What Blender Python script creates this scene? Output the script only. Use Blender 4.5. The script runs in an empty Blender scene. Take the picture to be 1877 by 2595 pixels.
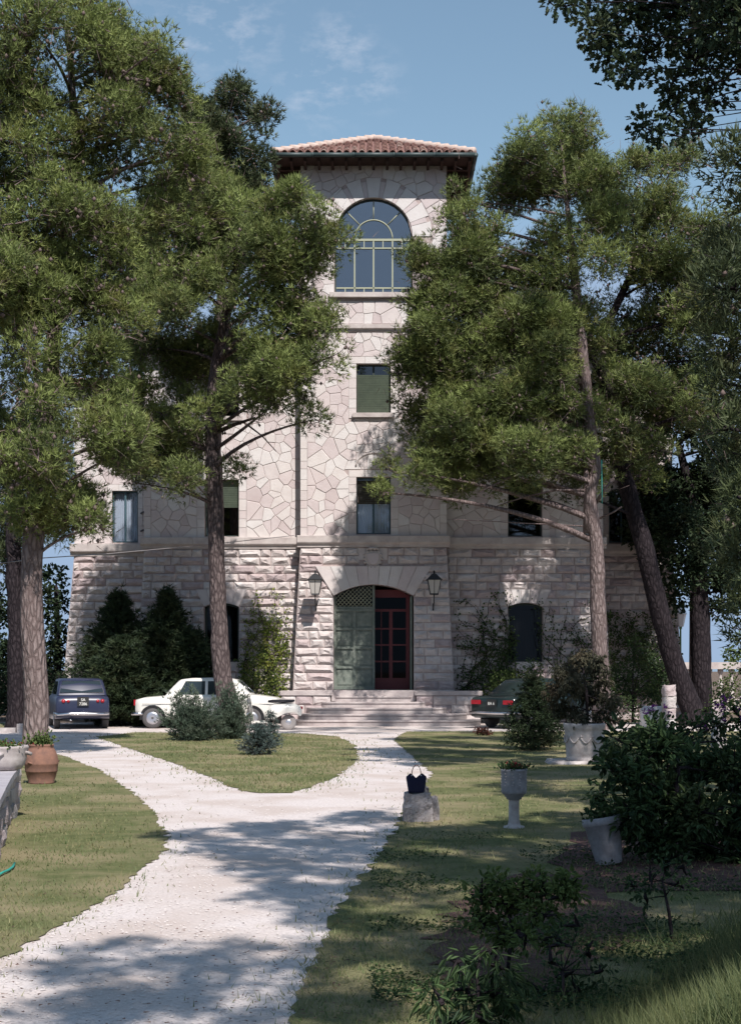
import bpy, math, random
import numpy as np
from mathutils import Vector, Matrix
random.seed(7); rng = np.random.default_rng(7)
C = bpy.context.scene.collection
SC = bpy.context.scene
# ---------------------------------------------------------------- camera
F = 3604.0; CX = 938.5; HY = 1700.0; EYE = 1.65; DS = 1640/1877.0
cam = bpy.data.cameras.new('camera'); camo = bpy.data.objects.new('camera', cam); C.objects.link(camo)
camo.location = (0, 0, EYE); camo.rotation_euler = (math.radians(90), 0, 0)
cam.sensor_fit = 'VERTICAL'; cam.sensor_height = 36; cam.lens = 50
cam.shift_y = (HY-1297.5)/2595; cam.clip_end = 5000; cam.clip_start = 0.1
SC.camera = camo
# ---------------------------------------------------------------- sky and sun
SUN = Vector((0.33, -1.0, 1.20)).normalized()
el = math.asin(SUN.z); az = math.atan2(SUN.x, SUN.y)
w = bpy.data.worlds.new('World'); SC.world = w; w.use_nodes = True
nt = w.node_tree; nt.nodes.clear()
def N(t, **k):
    n = nt.nodes.new(t)
    for a, b in k.items(): setattr(n, a, b)
    return n
sky = N('ShaderNodeTexSky', sky_type='NISHITA', sun_disc=False, sun_elevation=el, sun_rotation=az, altitude=300, air_density=1.25, dust_density=.25, ozone_density=1.0)
bg = N('ShaderNodeBackground'); bg.inputs[1].default_value = 0.106
out = N('ShaderNodeOutputWorld')
tc = N('ShaderNodeTexCoord')
nz = N('ShaderNodeTexNoise'); nz.inputs['Scale'].default_value = 55; nz.inputs['Detail'].default_value = 7; nz.inputs['Roughness'].default_value = 0.62
mp = N('ShaderNodeMapping'); mp.inputs['Scale'].default_value = (1, 1, 1.9)
nt.links.new(tc.outputs['Generated'], mp.inputs[0]); nt.links.new(mp.outputs[0], nz.inputs['Vector'])
acc = None
for (sx, sy, rad) in [(858, 118, .034), (905, 122, .02), (600, 60, .05), (760, 168, .028), (500, 70, .045), (800, 215, .045), (940, 205, .03), (350, 150, .06)]:
    d = Vector(((sx-CX)/F, 1, (HY-sy)/F)).normalized()
    dn = N('ShaderNodeVectorMath', operation='DISTANCE'); dn.inputs[1].default_value = d
    nt.links.new(tc.outputs['Generated'], dn.inputs[0])
    mr = N('ShaderNodeMapRange'); mr.interpolation_type = 'SMOOTHSTEP'; mr.inputs[1].default_value = 0; mr.inputs[2].default_value = rad; mr.inputs[3].default_value = 1; mr.inputs[4].default_value = 0
    nt.links.new(dn.outputs['Value'], mr.inputs[0])
    if acc is None: acc = mr.outputs[0]
    else:
        mx = N('ShaderNodeMath', operation='MAXIMUM'); nt.links.new(acc, mx.inputs[0]); nt.links.new(mr.outputs[0], mx.inputs[1]); acc = mx.outputs[0]
rp = N('ShaderNodeMapRange'); rp.inputs[1].default_value = .46; rp.inputs[2].default_value = .72; rp.inputs[3].default_value = 0; rp.inputs[4].default_value = .38
nt.links.new(nz.outputs[0], rp.inputs[0])
ml = N('ShaderNodeMath', operation='MULTIPLY'); nt.links.new(rp.outputs[0], ml.inputs[0]); nt.links.new(acc, ml.inputs[1])
hs = N('ShaderNodeHueSaturation'); hs.inputs['Saturation'].default_value = .95; hs.inputs['Value'].default_value = 1.0
nt.links.new(sky.outputs[0], hs.inputs['Color'])
tn = N('ShaderNodeMixRGB', blend_type='MULTIPLY'); tn.inputs[0].default_value = 1; tn.inputs[2].default_value = (1.0, 1.07, 1.02, 1); nt.links.new(hs.outputs[0], tn.inputs[1])
dk = N('ShaderNodeMixRGB', blend_type='DARKEN'); dk.inputs[0].default_value = 1; dk.inputs[2].default_value = (2.75, 3.75, 5.3, 1); nt.links.new(tn.outputs[0], dk.inputs[1])
mc = N('ShaderNodeMixRGB'); mc.inputs[2].default_value = (5.6, 5.9, 6.8, 1)
nt.links.new(ml.outputs[0], mc.inputs[0]); nt.links.new(dk.outputs[0], mc.inputs[1]); nt.links.new(mc.outputs[0], bg.inputs[0]); nt.links.new(bg.outputs[0], out.inputs[0])
sl = bpy.data.lights.new('sun', 'SUN'); sl.energy = 5.0; sl.angle = math.radians(0.55); sl.color = (1.0, 0.93, 0.89)
so = bpy.data.objects.new('sun', sl); C.objects.link(so); so.rotation_euler = SUN.to_track_quat('Z', 'Y').to_euler(); so.location = (20, -40, 60)
SC.view_settings.view_transform = 'Standard'; SC.view_settings.look = 'None'; SC.view_settings.gamma = 1; SC.view_settings.exposure = 0.29
SC.view_settings.use_curve_mapping = False
SC.cycles.max_bounces = 6; SC.cycles.transparent_max_bounces = 12

# ---------------------------------------------------------------- helpers
def S(x, y, Y): return Vector(((x-CX)*Y/F, Y, EYE+(HY-y)*Y/F))          # photo pixel at depth Y
def D(x, y, Y): return S(x/DS, y/DS, Y)
def G(x, y): Y = EYE*F/(y-HY); return ((x-CX)*Y/F, Y)                    # photo pixel on the ground
def GD(x, y): return G(x/DS, y/DS)
MATS = {}
def mat(name, col, rough=.85, spec=.3, metal=0, noise=None, bump=None, emit=None, clear=0):
    """noise=(scale, dark colour, amount, detail), bump=(scale, strength, distance)"""
    m = bpy.data.materials.new(name); m.use_nodes = True; t = m.node_tree; b = t.nodes['Principled BSDF']
    b.inputs['Base Color'].default_value = (*col, 1); b.inputs['Roughness'].default_value = rough
    b.inputs['Specular IOR Level'].default_value = spec; b.inputs['Metallic'].default_value = metal
    if clear: b.inputs['Coat Weight'].default_value = clear; b.inputs['Coat Roughness'].default_value = .08
    if noise or bump:
        co = t.nodes.new('ShaderNodeNewGeometry')
    if noise:
        n = t.nodes.new('ShaderNodeTexNoise'); n.inputs['Scale'].default_value = noise[0]; n.inputs['Detail'].default_value = 8; n.inputs['Roughness'].default_value = .65
        t.links.new(co.outputs['Position'], n.inputs['Vector'])
        r = t.nodes.new('ShaderNodeMapRange'); r.inputs[1].default_value = .35; r.inputs[2].default_value = .68; r.inputs[3].default_value = 0; r.inputs[4].default_value = noise[2]
        t.links.new(n.outputs[0], r.inputs[0])
        x = t.nodes.new('ShaderNodeMixRGB'); x.inputs[1].default_value = (*col, 1); x.inputs[2].default_value = (*noise[1], 1)
        t.links.new(r.outputs[0], x.inputs[0]); t.links.new(x.outputs[0], b.inputs['Base Color'])
    if bump:
        n2 = t.nodes.new('ShaderNodeTexNoise'); n2.inputs['Scale'].default_value = bump[0]; n2.inputs['Detail'].default_value = 10; n2.inputs['Roughness'].default_value = .7
        t.links.new(co.outputs['Position'], n2.inputs['Vector'])
        bb = t.nodes.new('ShaderNodeBump'); bb.inputs['Strength'].default_value = bump[1]; bb.inputs['Distance'].default_value = bump[2]
        t.links.new(n2.outputs[0], bb.inputs['Height']); t.links.new(bb.outputs[0], b.inputs['Normal'])
    if emit: b.inputs['Emission Color'].default_value = (*emit, 1); b.inputs['Emission Strength'].default_value = 1
    MATS[name] = m; return m
def leafmat(name, ca, cb, trans=.28, rough=.6, spec=.25):
    m = bpy.data.materials.new(name); m.use_nodes = True; t = m.node_tree; b = t.nodes['Principled BSDF']; o = t.nodes['Material Output']
    a = t.nodes.new('ShaderNodeAttribute'); a.attribute_name = 'tint'
    x = t.nodes.new('ShaderNodeMixRGB'); x.inputs[1].default_value = (*ca, 1); x.inputs[2].default_value = (*cb, 1)
    t.links.new(a.outputs['Fac'], x.inputs[0])
    ge = t.nodes.new('ShaderNodeNewGeometry'); no = t.nodes.new('ShaderNodeTexNoise'); no.inputs['Scale'].default_value = 1.7; no.inputs['Detail'].default_value = 5; t.links.new(ge.outputs['Position'], no.inputs['Vector'])
    mr = t.nodes.new('ShaderNodeMapRange'); mr.inputs[1].default_value = .52; mr.inputs[2].default_value = .72; mr.inputs[4].default_value = .55; t.links.new(no.outputs[0], mr.inputs[0])
    x0 = x; x = t.nodes.new('ShaderNodeMixRGB'); x.inputs[2].default_value = (cb[0]*.95+.02, cb[1]*.72+.01, cb[2]*.8, 1); t.links.new(mr.outputs[0], x.inputs[0]); t.links.new(x0.outputs[0], x.inputs[1]); t.links.new(x.outputs[0], b.inputs['Base Color'])
    b.inputs['Roughness'].default_value = rough; b.inputs['Specular IOR Level'].default_value = spec
    tr = t.nodes.new('ShaderNodeBsdfTranslucent'); t.links.new(x.outputs[0], tr.inputs[0])
    mx = t.nodes.new('ShaderNodeMixShader'); mx.inputs[0].default_value = trans
    t.links.new(b.outputs[0], mx.inputs[1]); t.links.new(tr.outputs[0], mx.inputs[2]); t.links.new(mx.outputs[0], o.inputs[0])
    return m
def tag(o, label=None, cat=None, group=None, kind=None):
    if label: o['label'] = label
    if cat: o['category'] = cat
    if group: o['group'] = group
    if kind: o['kind'] = kind
    return o
def empty(name, loc=(0, 0, 0), rz=0, label=None, cat=None, group=None):
    o = bpy.data.objects.new(name, None); C.objects.link(o); o.location = loc; o.rotation_euler = (0, 0, rz); o.empty_display_size = .2
    return tag(o, label, cat, group)
class MB:
    def __init__(s): s.v = []; s.f = []; s.m = []; s.sm = []
    def add(s, V, Fc, mi=0, smooth=False):
        o = len(s.v); s.v += [tuple(p) for p in V]; s.f += [tuple(i+o for i in f) for f in Fc]; s.m += [mi]*len(Fc); s.sm += [smooth]*len(Fc); return s
    def hexa(s, p, mi=0):   # 0-3 bottom loop, 4-7 top loop (ccw from above)
        return s.add(p, [(3, 2, 1, 0), (4, 5, 6, 7), (0, 1, 5, 4), (1, 2, 6, 5), (2, 3, 7, 6), (3, 0, 4, 7)], mi)
    def box(s, x0, x1, y0, y1, z0, z1, mi=0):
        return s.hexa([(x0, y0, z0), (x1, y0, z0), (x1, y1, z0), (x0, y1, z0), (x0, y0, z1), (x1, y0, z1), (x1, y1, z1), (x0, y1, z1)], mi)
    def tube(s, pts, rad, n=8, mi=0, smooth=True, caps=True, jit=0):
        pts = [Vector(p) for p in pts]; V = []
        if not hasattr(rad, '__len__'): rad = [rad]*len(pts)
        up = Vector((0.13, .97, .2))
        for i, p in enumerate(pts):
            t = (pts[min(i+1, len(pts)-1)]-pts[max(i-1, 0)]).normalized()
            a = t.cross(up)
            if a.length < .05: a = t.cross(Vector((1, 0, 0)))
            a.normalize(); b = t.cross(a)
            for k in range(n):
                an = 2*math.pi*k/n; r = rad[i]*(1+(random.uniform(-jit, jit) if jit else 0)); V.append(p+a*(math.cos(an)*r)+b*(math.sin(an)*r))
        Fc = []
        for i in range(len(pts)-1):
            for k in range(n): Fc.append((i*n+k, i*n+(k+1) % n, (i+1)*n+(k+1) % n, (i+1)*n+k))
        if caps: Fc.append(tuple(range(n))[::-1]); Fc.append(tuple((len(pts)-1)*n+k for k in range(n)))
        return s.add(V, Fc, mi, smooth)
    def lathe(s, prof, c=(0, 0, 0), n=24, mi=0, smooth=True, axis='z', jit=0):
        V = []; Fc = []
        for (r, z) in prof:
            for k in range(n):
                a = 2*math.pi*k/n; rr = r*(1+random.uniform(-jit, jit)) if jit else r
                if axis == 'z': V.append((c[0]+rr*math.cos(a), c[1]+rr*math.sin(a), c[2]+z))
                elif axis == 'y': V.append((c[0]+rr*math.cos(a), c[1]+z, c[2]+rr*math.sin(a)))
                else: V.append((c[0]+z, c[1]+rr*math.cos(a), c[2]+rr*math.sin(a)))
        for i in range(len(prof)-1):
            for k in range(n): Fc.append((i*n+k, i*n+(k+1) % n, (i+1)*n+(k+1) % n, (i+1)*n+k))
        if prof[0][0] > 1e-4: Fc.append(tuple(range(n))[::-1])
        if prof[-1][0] > 1e-4: Fc.append(tuple((len(prof)-1)*n+k for k in range(n)))
        return s.add(V, Fc, mi, smooth)
    def prism(s, poly, y0, y1, mi=0):  # poly in x,z ; extruded along y (y0 front)
        n = len(poly); V = [(x, y0, z) for x, z in poly]+[(x, y1, z) for x, z in poly]
        return s.add(V, [tuple(range(n)), tuple(range(2*n-1, n-1, -1))]+[(i, i+n, (i+1) % n+n, (i+1) % n) for i in range(n)], mi)
    def flat(s, poly, z, mi=0):
        return s.add([(x, y, z) for x, y in poly], [tuple(range(len(poly)))], mi)
    def build(s, name, mats, parent=None):
        me = bpy.data.meshes.new(name); me.from_pydata(s.v, [], s.f)
        for m in (mats if isinstance(mats, (list, tuple)) else [mats]): me.materials.append(m)
        me.polygons.foreach_set('material_index', s.m); me.polygons.foreach_set('use_smooth', s.sm); me.update()
        o = bpy.data.objects.new(name, me); C.objects.link(o)
        if parent: o.parent = parent
        return o
def npbuild(name, V, T, mats, parent=None, tint=None, mi=None, nper=3, normals=None):
    """V (n,3), T (m,nper) index array"""
    me = bpy.data.meshes.new(name); n = len(V); m = len(T)
    me.vertices.add(n); me.vertices.foreach_set('co', np.asarray(V, np.float32).ravel())
    me.loops.add(m*nper); me.loops.foreach_set('vertex_index', np.asarray(T, np.int32).ravel())
    me.polygons.add(m); me.polygons.foreach_set('loop_start', np.arange(0, m*nper, nper, dtype=np.int32)); me.polygons.foreach_set('loop_total', np.full(m, nper, np.int32))
    for q in (mats if isinstance(mats, (list, tuple)) else [mats]): me.materials.append(q)
    if mi is not None: me.polygons.foreach_set('material_index', np.asarray(mi, np.int32))
    if tint is not None:
        a = me.attributes.new('tint', 'FLOAT', 'POINT'); a.data.foreach_set('value', np.asarray(tint, np.float32))
    me.update(calc_edges=True)
    o = bpy.data.objects.new(name, me); C.objects.link(o)
    if parent: o.parent = parent
    return o
def unit(v): return v/np.maximum(np.linalg.norm(v, axis=-1, keepdims=True), 1e-6)
def blades(P, dirs, nb, L, W, spread, tint):
    """needle tufts: nb thin triangles from every point"""
    n = len(P); d = unit(dirs)[:, None, :]+rng.normal(0, spread, (n, nb, 3)); d = unit(d)
    l = L*rng.uniform(.6, 1.25, (n, nb, 1)); base = P[:, None, :]+d*0.0
    s = unit(np.cross(d, rng.normal(0, 1, (n, nb, 3))))*W*rng.uniform(.7, 1.3, (n, nb, 1))
    tip = base+d*l; b0 = base+s*.5+d*l*.1; b1 = base-s*.5+d*l*.1
    V = np.stack([b0, b1, tip], 2).reshape(-1, 3)
    return V, np.repeat(tint, nb*3)
def leaves(P, dirs, L, W, tint, shape='oval', droop=.0):
    """single leaves, folded along the midrib; 4 triangles (oval) or 8 (oak)"""
    n = len(P); d = unit(dirs); d[:, 2] -= droop; d = unit(d); up = rng.normal(0, .6, (n, 3))+np.array([0, -.25, 1.0])
    s = unit(np.cross(d, up)); nn = unit(np.cross(s, d)); l = L*rng.uniform(.65, 1.25, (n, 1)); ww = W*rng.uniform(.7, 1.2, (n, 1))
    if shape == 'quad': prof = [(0, 0), (.5, .5), (1, 0)]
    elif shape == 'oval': prof = [(0, 0), (.3, .5), (.7, .42), (1, 0)]
    else: prof = [(0, .05), (.2, .38), (.32, .2), (.5, .55), (.62, .26), (.8, .42), (1, 0)]
    k = len(prof); V = []
    for (a, b) in prof: V.append(P+d*l*a)
    for (a, b) in prof[1:-1]: V.append(P+d*l*a+s*ww*b+nn*ww*.22*b*2)
    for (a, b) in prof[1:-1]: V.append(P+d*l*a-s*ww*b+nn*ww*.22*b*2)
    V = np.stack(V, 1); m = V.shape[1]; T = []
    for side in (0, 1):
        o = k+side*(k-2)
        T.append((0, 1, o)); T.append((k-2, k-1, o+k-3))
        for i in range(1, k-2): T += [(i, i+1, o+i), (i, o+i, o+i-1)]
    T = np.array(T); TT = (T[None]+(np.arange(n)*m)[:, None, None]).reshape(-1, 3)
    return V.reshape(-1, 3), TT, np.repeat(tint, m)

# ---------------------------------------------------------------- materials
STONE = [mat('pale_stone_%d' % i, c, .9, .2, noise=(3.0, d, .55, 1), bump=(22, .35, .03)) for i, (c, d) in enumerate([
    ((0.598, 0.550, 0.529), (0.493, 0.440, 0.427)), ((0.630, 0.594, 0.568), (0.525, 0.473, 0.450)), ((0.567, 0.506, 0.495), (0.473, 0.402, 0.394)),
    ((0.588, 0.528, 0.512), (0.504, 0.429, 0.416)), ((0.640, 0.616, 0.596), (0.546, 0.506, 0.484)), ((0.525, 0.462, 0.450), (0.441, 0.363, 0.354))])]
ASH = [mat('rough_stone_%d' % i, c, .95, .15, noise=(5.0, d, .75, 1), bump=(14, .7, .06)) for i, (c, d) in enumerate([
    ((0.588, 0.539, 0.518), (0.399, 0.330, 0.315)), ((0.630, 0.583, 0.562), (0.462, 0.396, 0.371)), ((0.525, 0.451, 0.439), (0.378, 0.297, 0.292)), ((0.483, 0.407, 0.405), (0.315, 0.253, 0.247)), ((0.651, 0.616, 0.596), (0.483, 0.418, 0.394))])]
MORT = mat('mortar', (.46, .39, .37), .95, .1, noise=(8, (.3, .23, .21), .6, 1), bump=(30, .4, .02))
TRIM = mat('trim_stone', (.54, .50, .47), .9, .2, noise=(2.5, (.34, .28, .27), .7, 1), bump=(25, .3, .02))
STEP = mat('step_stone', (.50, .45, .43), .9, .2, noise=(3.5, (.30, .25, .25), .7, 1), bump=(18, .5, .03))
TILE = [mat('roof_tile_%d' % i, c, .9, .15, noise=(9, d, .7, 1), bump=(30, .3, .01)) for i, (c, d) in enumerate([
    ((.29, .165, .14), (.17, .10, .09)), ((.36, .22, .185), (.22, .14, .12)), ((.24, .145, .13), (.15, .09, .08)), ((.42, .31, .27), (.27, .19, .16))])]
HIPT = mat('ridge_tile', (.56, .46, .40), .9, .15, noise=(9, (.40, .30, .26), .6, 1), bump=(30, .3, .01))
WOODD = mat('dark_eaves_wood', (.06, .035, .028), .8, .2, noise=(12, (.03, .02, .018), .7, 1))
GUT = mat('gutter_metal', (.05, .075, .075), .5, .4, noise=(8, (.03, .04, .04), .5, 1))
FRM = mat('pale_green_frame', (.34, .36, .26), .6, .3)
DKFR = mat('dark_frame', (.03, .045, .04), .5, .4)
TEALF = mat('teal_frame', (.05, .10, .12), .5, .4)
SHUT = mat('green_blind', (.115, .145, .105), .6, .3, noise=(4, (.07, .09, .07), .7, 1))
BROWNB = mat('dark_shutter', (.035, .035, .03), .6, .3)
CURT = mat('grey_curtain', (.58, .60, .66), .9, .1)
DOORG = mat('weathered_green_door', (.125, .155, .13), .75, .3, noise=(6, (.25, .27, .23), .8, 1), bump=(20, .2, .01))
DOORR = mat('dark_red_door', (.13, .018, .022), .45, .4)
IRON = mat('black_iron', (.02, .022, .025), .5, .4)
FROST = mat('frosted_lantern_glass', (.45, .43, .40), .35, .5)
def glassmat(name, tint, fac, rough=.03):
    m = bpy.data.materials.new(name); m.use_nodes = True; t = m.node_tree; t.nodes.remove(t.nodes['Principled BSDF'])
    tr = t.nodes.new('ShaderNodeBsdfTransparent'); tr.inputs[0].default_value = (*tint, 1)
    gl = t.nodes.new('ShaderNodeBsdfGlossy'); gl.inputs['Roughness'].default_value = rough; gl.inputs['Color'].default_value = (.95, .97, 1, 1)
    mx = t.nodes.new('ShaderNodeMixShader'); mx.inputs[0].default_value = fac
    t.links.new(tr.outputs[0], mx.inputs[1]); t.links.new(gl.outputs[0], mx.inputs[2]); t.links.new(mx.outputs[0], t.nodes['Material Output'].inputs[0]); return m
GLASS = glassmat('window_glass', (.35, .42, .48), .24)
CLEARG = glassmat('clear_glass', (.85, .88, .9), .05)
GLASSD = glassmat('dark_glass', (.10, .12, .12), .10)
BLKG = glassmat('black_glass', (.02, .02, .02), .008)
GFG = glassmat('shaded_glass', (.28, .28, .28), .015)
CARGL = glassmat('car_glass', (.35, .42, .42), .16, .02)
def barkmat(name, ca, cb, sc=1.0):
    m = bpy.data.materials.new(name); m.use_nodes = True; t = m.node_tree; b = t.nodes['Principled BSDF']; b.inputs['Roughness'].default_value = .95; b.inputs['Specular IOR Level'].default_value = .1
    g = t.nodes.new('ShaderNodeNewGeometry'); mpn = t.nodes.new('ShaderNodeMapping'); mpn.inputs['Scale'].default_value = (24*sc, 24*sc, 8*sc)
    t.links.new(g.outputs['Position'], mpn.inputs[0])
    v = t.nodes.new('ShaderNodeTexVoronoi'); v.feature = 'DISTANCE_TO_EDGE'; v.inputs['Scale'].default_value = 1
    n = t.nodes.new('ShaderNodeTexNoise'); n.inputs['Scale'].default_value = .8; n.inputs['Detail'].default_value = 9
    n2 = t.nodes.new('ShaderNodeMixRGB'); n2.inputs[0].default_value = .55
    t.links.new(mpn.outputs[0], n.inputs['Vector']); t.links.new(mpn.outputs[0], n2.inputs[1]); t.links.new(n.outputs['Color'], n2.inputs[2]); t.links.new(n2.outputs[0], v.inputs['Vector'])
    r = t.nodes.new('ShaderNodeMapRange'); r.inputs[1].default_value = 0; r.inputs[2].default_value = .28
    t.links.new(v.outputs['Distance'], r.inputs[0])
    mu = t.nodes.new('ShaderNodeMath'); mu.operation = 'MULTIPLY'; t.links.new(r.outputs[0], mu.inputs[0]); t.links.new(n.outputs[0], mu.inputs[1])
    x = t.nodes.new('ShaderNodeMixRGB'); x.inputs[1].default_value = (*ca, 1); x.inputs[2].default_value = (*cb, 1); t.links.new(mu.outputs[0], x.inputs[0]); t.links.new(x.outputs[0], b.inputs['Base Color'])
    bb = t.nodes.new('ShaderNodeBump'); bb.inputs['Strength'].default_value = .9; bb.inputs['Distance'].default_value = .05; t.links.new(mu.outputs[0], bb.inputs['Height']); t.links.new(bb.outputs[0], b.inputs['Normal'])
    return m
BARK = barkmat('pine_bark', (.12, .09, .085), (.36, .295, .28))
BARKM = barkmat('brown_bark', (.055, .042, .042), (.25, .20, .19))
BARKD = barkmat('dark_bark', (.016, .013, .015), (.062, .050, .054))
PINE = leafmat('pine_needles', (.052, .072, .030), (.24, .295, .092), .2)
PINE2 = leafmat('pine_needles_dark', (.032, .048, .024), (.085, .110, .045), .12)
CONE = mat('pine_cones', (.15, .115, .105), .9, .1)
OAK = leafmat('oak_leaves', (.022, .042, .022), (.055, .085, .038), .22)
BROAD = leafmat('broad_leaves', (.022, .045, .022), (.085, .14, .050), .25)
BROADL = leafmat('light_leaves', (.06, .10, .03), (.16, .22, .07), .3)
CONI = leafmat('conifer_sprays', (.018, .034, .018), (.055, .080, .035), .2)
JUNI = leafmat('juniper_sprays', (.055, .085, .058), (.13, .17, .12), .2)
BLUE = leafmat('blue_spruce_sprays', (.055, .085, .075), (.13, .17, .155), .2)
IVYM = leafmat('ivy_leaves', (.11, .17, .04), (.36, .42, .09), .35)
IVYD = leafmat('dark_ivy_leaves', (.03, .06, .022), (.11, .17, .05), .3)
GRASS = leafmat('lawn_grass', (.095, .145, .050), (.34, .31, .16), .3)
GRASSL = leafmat('long_grass', (.055, .085, .035), (.20, .22, .09), .35)
REDP = leafmat('red_petals', (.14, .02, .02), (.30, .04, .045), .2)
RUST = leafmat('rusty_leaves', (.05, .03, .02), (.16, .05, .04), .2)
PURP = leafmat('purple_petals', (.16, .05, .20), (.35, .10, .36), .3)
YELP = leafmat('yellow_petals', (.35, .30, .05), (.45, .40, .1), .3)
DRY = leafmat('dry_leaves', (.12, .075, .06), (.22, .15, .12), .3)
TERRA = mat('terracotta', (.26, .14, .10), .9, .15, noise=(9, (.14, .085, .07), .9, 1), bump=(20, .3, .01))
POTG = mat('grey_stone_pot', (.33, .325, .34), .9, .2, noise=(12, (.19, .18, .19), .8, 1), bump=(35, .5, .01))
POTW = mat('white_stone_pot', (.50, .46, .44), .9, .2, noise=(8, (.27, .23, .22), .8, 1), bump=(25, .4, .01))
ROCKM = mat('pitted_limestone', (.42, .39, .38), .95, .1, noise=(16, (.20, .18, .19), .8, 1), bump=(30, .9, .04))
SOIL = mat('soil', (.06, .04, .035), .95, .1)
BAG = mat('navy_woven_bag', (.010, .012, .035), .8, .2, bump=(90, .8, .01))
LEATH = mat('brown_leather', (.14, .05, .03), .6, .3)
RUB = mat('rubber', (.02, .02, .022), .85, .2)
CHR = mat('chrome', (.6, .6, .62), .2, .5, metal=1)
HUB = mat('hubcap', (.55, .56, .60), .3, .5, metal=.8)
TYREG = mat('dusty_tyre', (.10, .095, .095), .95, .1)
REDL = mat('red_lens', (.35, .01, .02), .25, .5)
PLATE = mat('plate', (.03, .03, .03), .5, .3); PLTW = mat('plate_writing', (.75, .75, .7), .6, .3)
WPAINT = mat('cream_white_paint', (.72, .70, .64), .35, .5, noise=(3, (.62, .60, .55), .5, 1), clear=.4)
BPAINT = mat('navy_paint', (.018, .024, .055), .35, .5, noise=(3, (.03, .034, .06), .5, 1), clear=.15)
GPAINT = mat('dark_green_paint', (.012, .024, .024), .3, .5, noise=(3, (.02, .03, .028), .5, 1), clear=.25)
SEATM = mat('black_seat', (.015, .015, .02), .6, .3)

# ---------------------------------------------------------------- ground
def groundmat(name, stops, scale, bump, patch=None):
    m = bpy.data.materials.new(name); m.use_nodes = True; t = m.node_tree; b = t.nodes['Principled BSDF']; b.inputs['Roughness'].default_value = .95; b.inputs['Specular IOR Level'].default_value = .1
    g = t.nodes.new('ShaderNodeNewGeometry')
    n = t.nodes.new('ShaderNodeTexNoise'); n.inputs['Scale'].default_value = scale; n.inputs['Detail'].default_value = 12; n.inputs['Roughness'].default_value = .75
    t.links.new(g.outputs['Position'], n.inputs['Vector'])
    r = t.nodes.new('ShaderNodeValToRGB'); e = r.color_ramp.elements; e[0].position = stops[0][0]; e[0].color = (*stops[0][1], 1); e[1].position = stops[-1][0]; e[1].color = (*stops[-1][1], 1)
    for p, c in stops[1:-1]: q = e.new(p); q.color = (*c, 1)
    t.links.new(n.outputs[0], r.inputs[0]); col = r.outputs[0]
    if patch:
        n3 = t.nodes.new('ShaderNodeTexNoise'); n3.inputs['Scale'].default_value = patch[0]; n3.inputs['Detail'].default_value = 6
        t.links.new(g.outputs['Position'], n3.inputs['Vector'])
        mr2 = t.nodes.new('ShaderNodeMapRange'); mr2.inputs[1].default_value = .42; mr2.inputs[2].default_value = .62; mr2.inputs[4].default_value = patch[2]; t.links.new(n3.outputs[0], mr2.inputs[0])
        x = t.nodes.new('ShaderNodeMixRGB'); x.inputs[2].default_value = (*patch[1], 1); t.links.new(mr2.outputs[0], x.inputs[0]); t.links.new(col, x.inputs[1]); col = x.outputs[0]
    t.links.new(col, b.inputs['Base Color'])
    n2 = t.nodes.new('ShaderNodeTexNoise'); n2.inputs['Scale'].default_value = bump[0]; n2.inputs['Detail'].default_value = 8; t.links.new(g.outputs['Position'], n2.inputs['Vector'])
    bb = t.nodes.new('ShaderNodeBump'); bb.inputs['Strength'].default_value = bump[1]; bb.inputs['Distance'].default_value = bump[2]; t.links.new(n2.outputs[0], bb.inputs['Height']); t.links.new(bb.outputs[0], b.inputs['Normal'])
    return m
GM = groundmat('earth', [(.3, (.10, .075, .06)), (.6, (.17, .13, .10)), (.8, (.11, .12, .06))], 3, (20, .5, .05))
GRAV = groundmat('white_gravel', [(.28, (.30, .25, .23)), (.42, (.52, .47, .445)), (.55, (.63, .575, .55)), (.8, (.70, .65, .62))], 38, (60, .6, .02), patch=(1.1, (.46, .385, .34), .65))
LAWN = groundmat('lawn', [(.3, (.085, .10, .04)), (.5, (.135, .15, .065)), (.7, (.21, .195, .10))], 5, (60, .8, .04), patch=(.9, (.30, .25, .15), .8))
BEDM = groundmat('red_soil', [(.3, (.06, .035, .03)), (.6, (.14, .085, .075)), (.8, (.24, .17, .14))], 4, (25, .8, .05))
PEB = mat('pebbles', (.58, .53, .50), .9, .2)
g = MB().flat([(-1500, -1500), (1500, -1500), (1500, 3000), (-1500, 3000)], 0).build('ground', GM); tag(g, kind='structure')
def wob(poly, amp, step=.35):
    out = []
    for i in range(len(poly)):
        a = Vector(poly[i]); b = Vector(poly[(i+1) % len(poly)]); n = max(1, int((b-a).length/step))
        for k in range(n):
            p = a.lerp(b, k/n); s = min(1, abs(p.y)/20+.3); out.append((p.x+random.uniform(-amp, amp)*s, p.y+random.uniform(-amp, amp)*s))
    return out
def sheet(name, poly, z, m, amp=.05, step=.35):
    from mathutils.geometry import tessellate_polygon
    pts = wob(poly, amp, step); tri = tessellate_polygon([[Vector((x, y, 0)) for x, y in pts]])
    M = MB().add([(x, y, z) for x, y in pts], [t if (Vector(pts[t[1]])-Vector(pts[t[0]])).cross(Vector(pts[t[2]])-Vector(pts[t[0]])) > 0 else t[::-1] for t in tri])
    o = M.build(name, m); return tag(o, kind='structure'), pts
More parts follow.
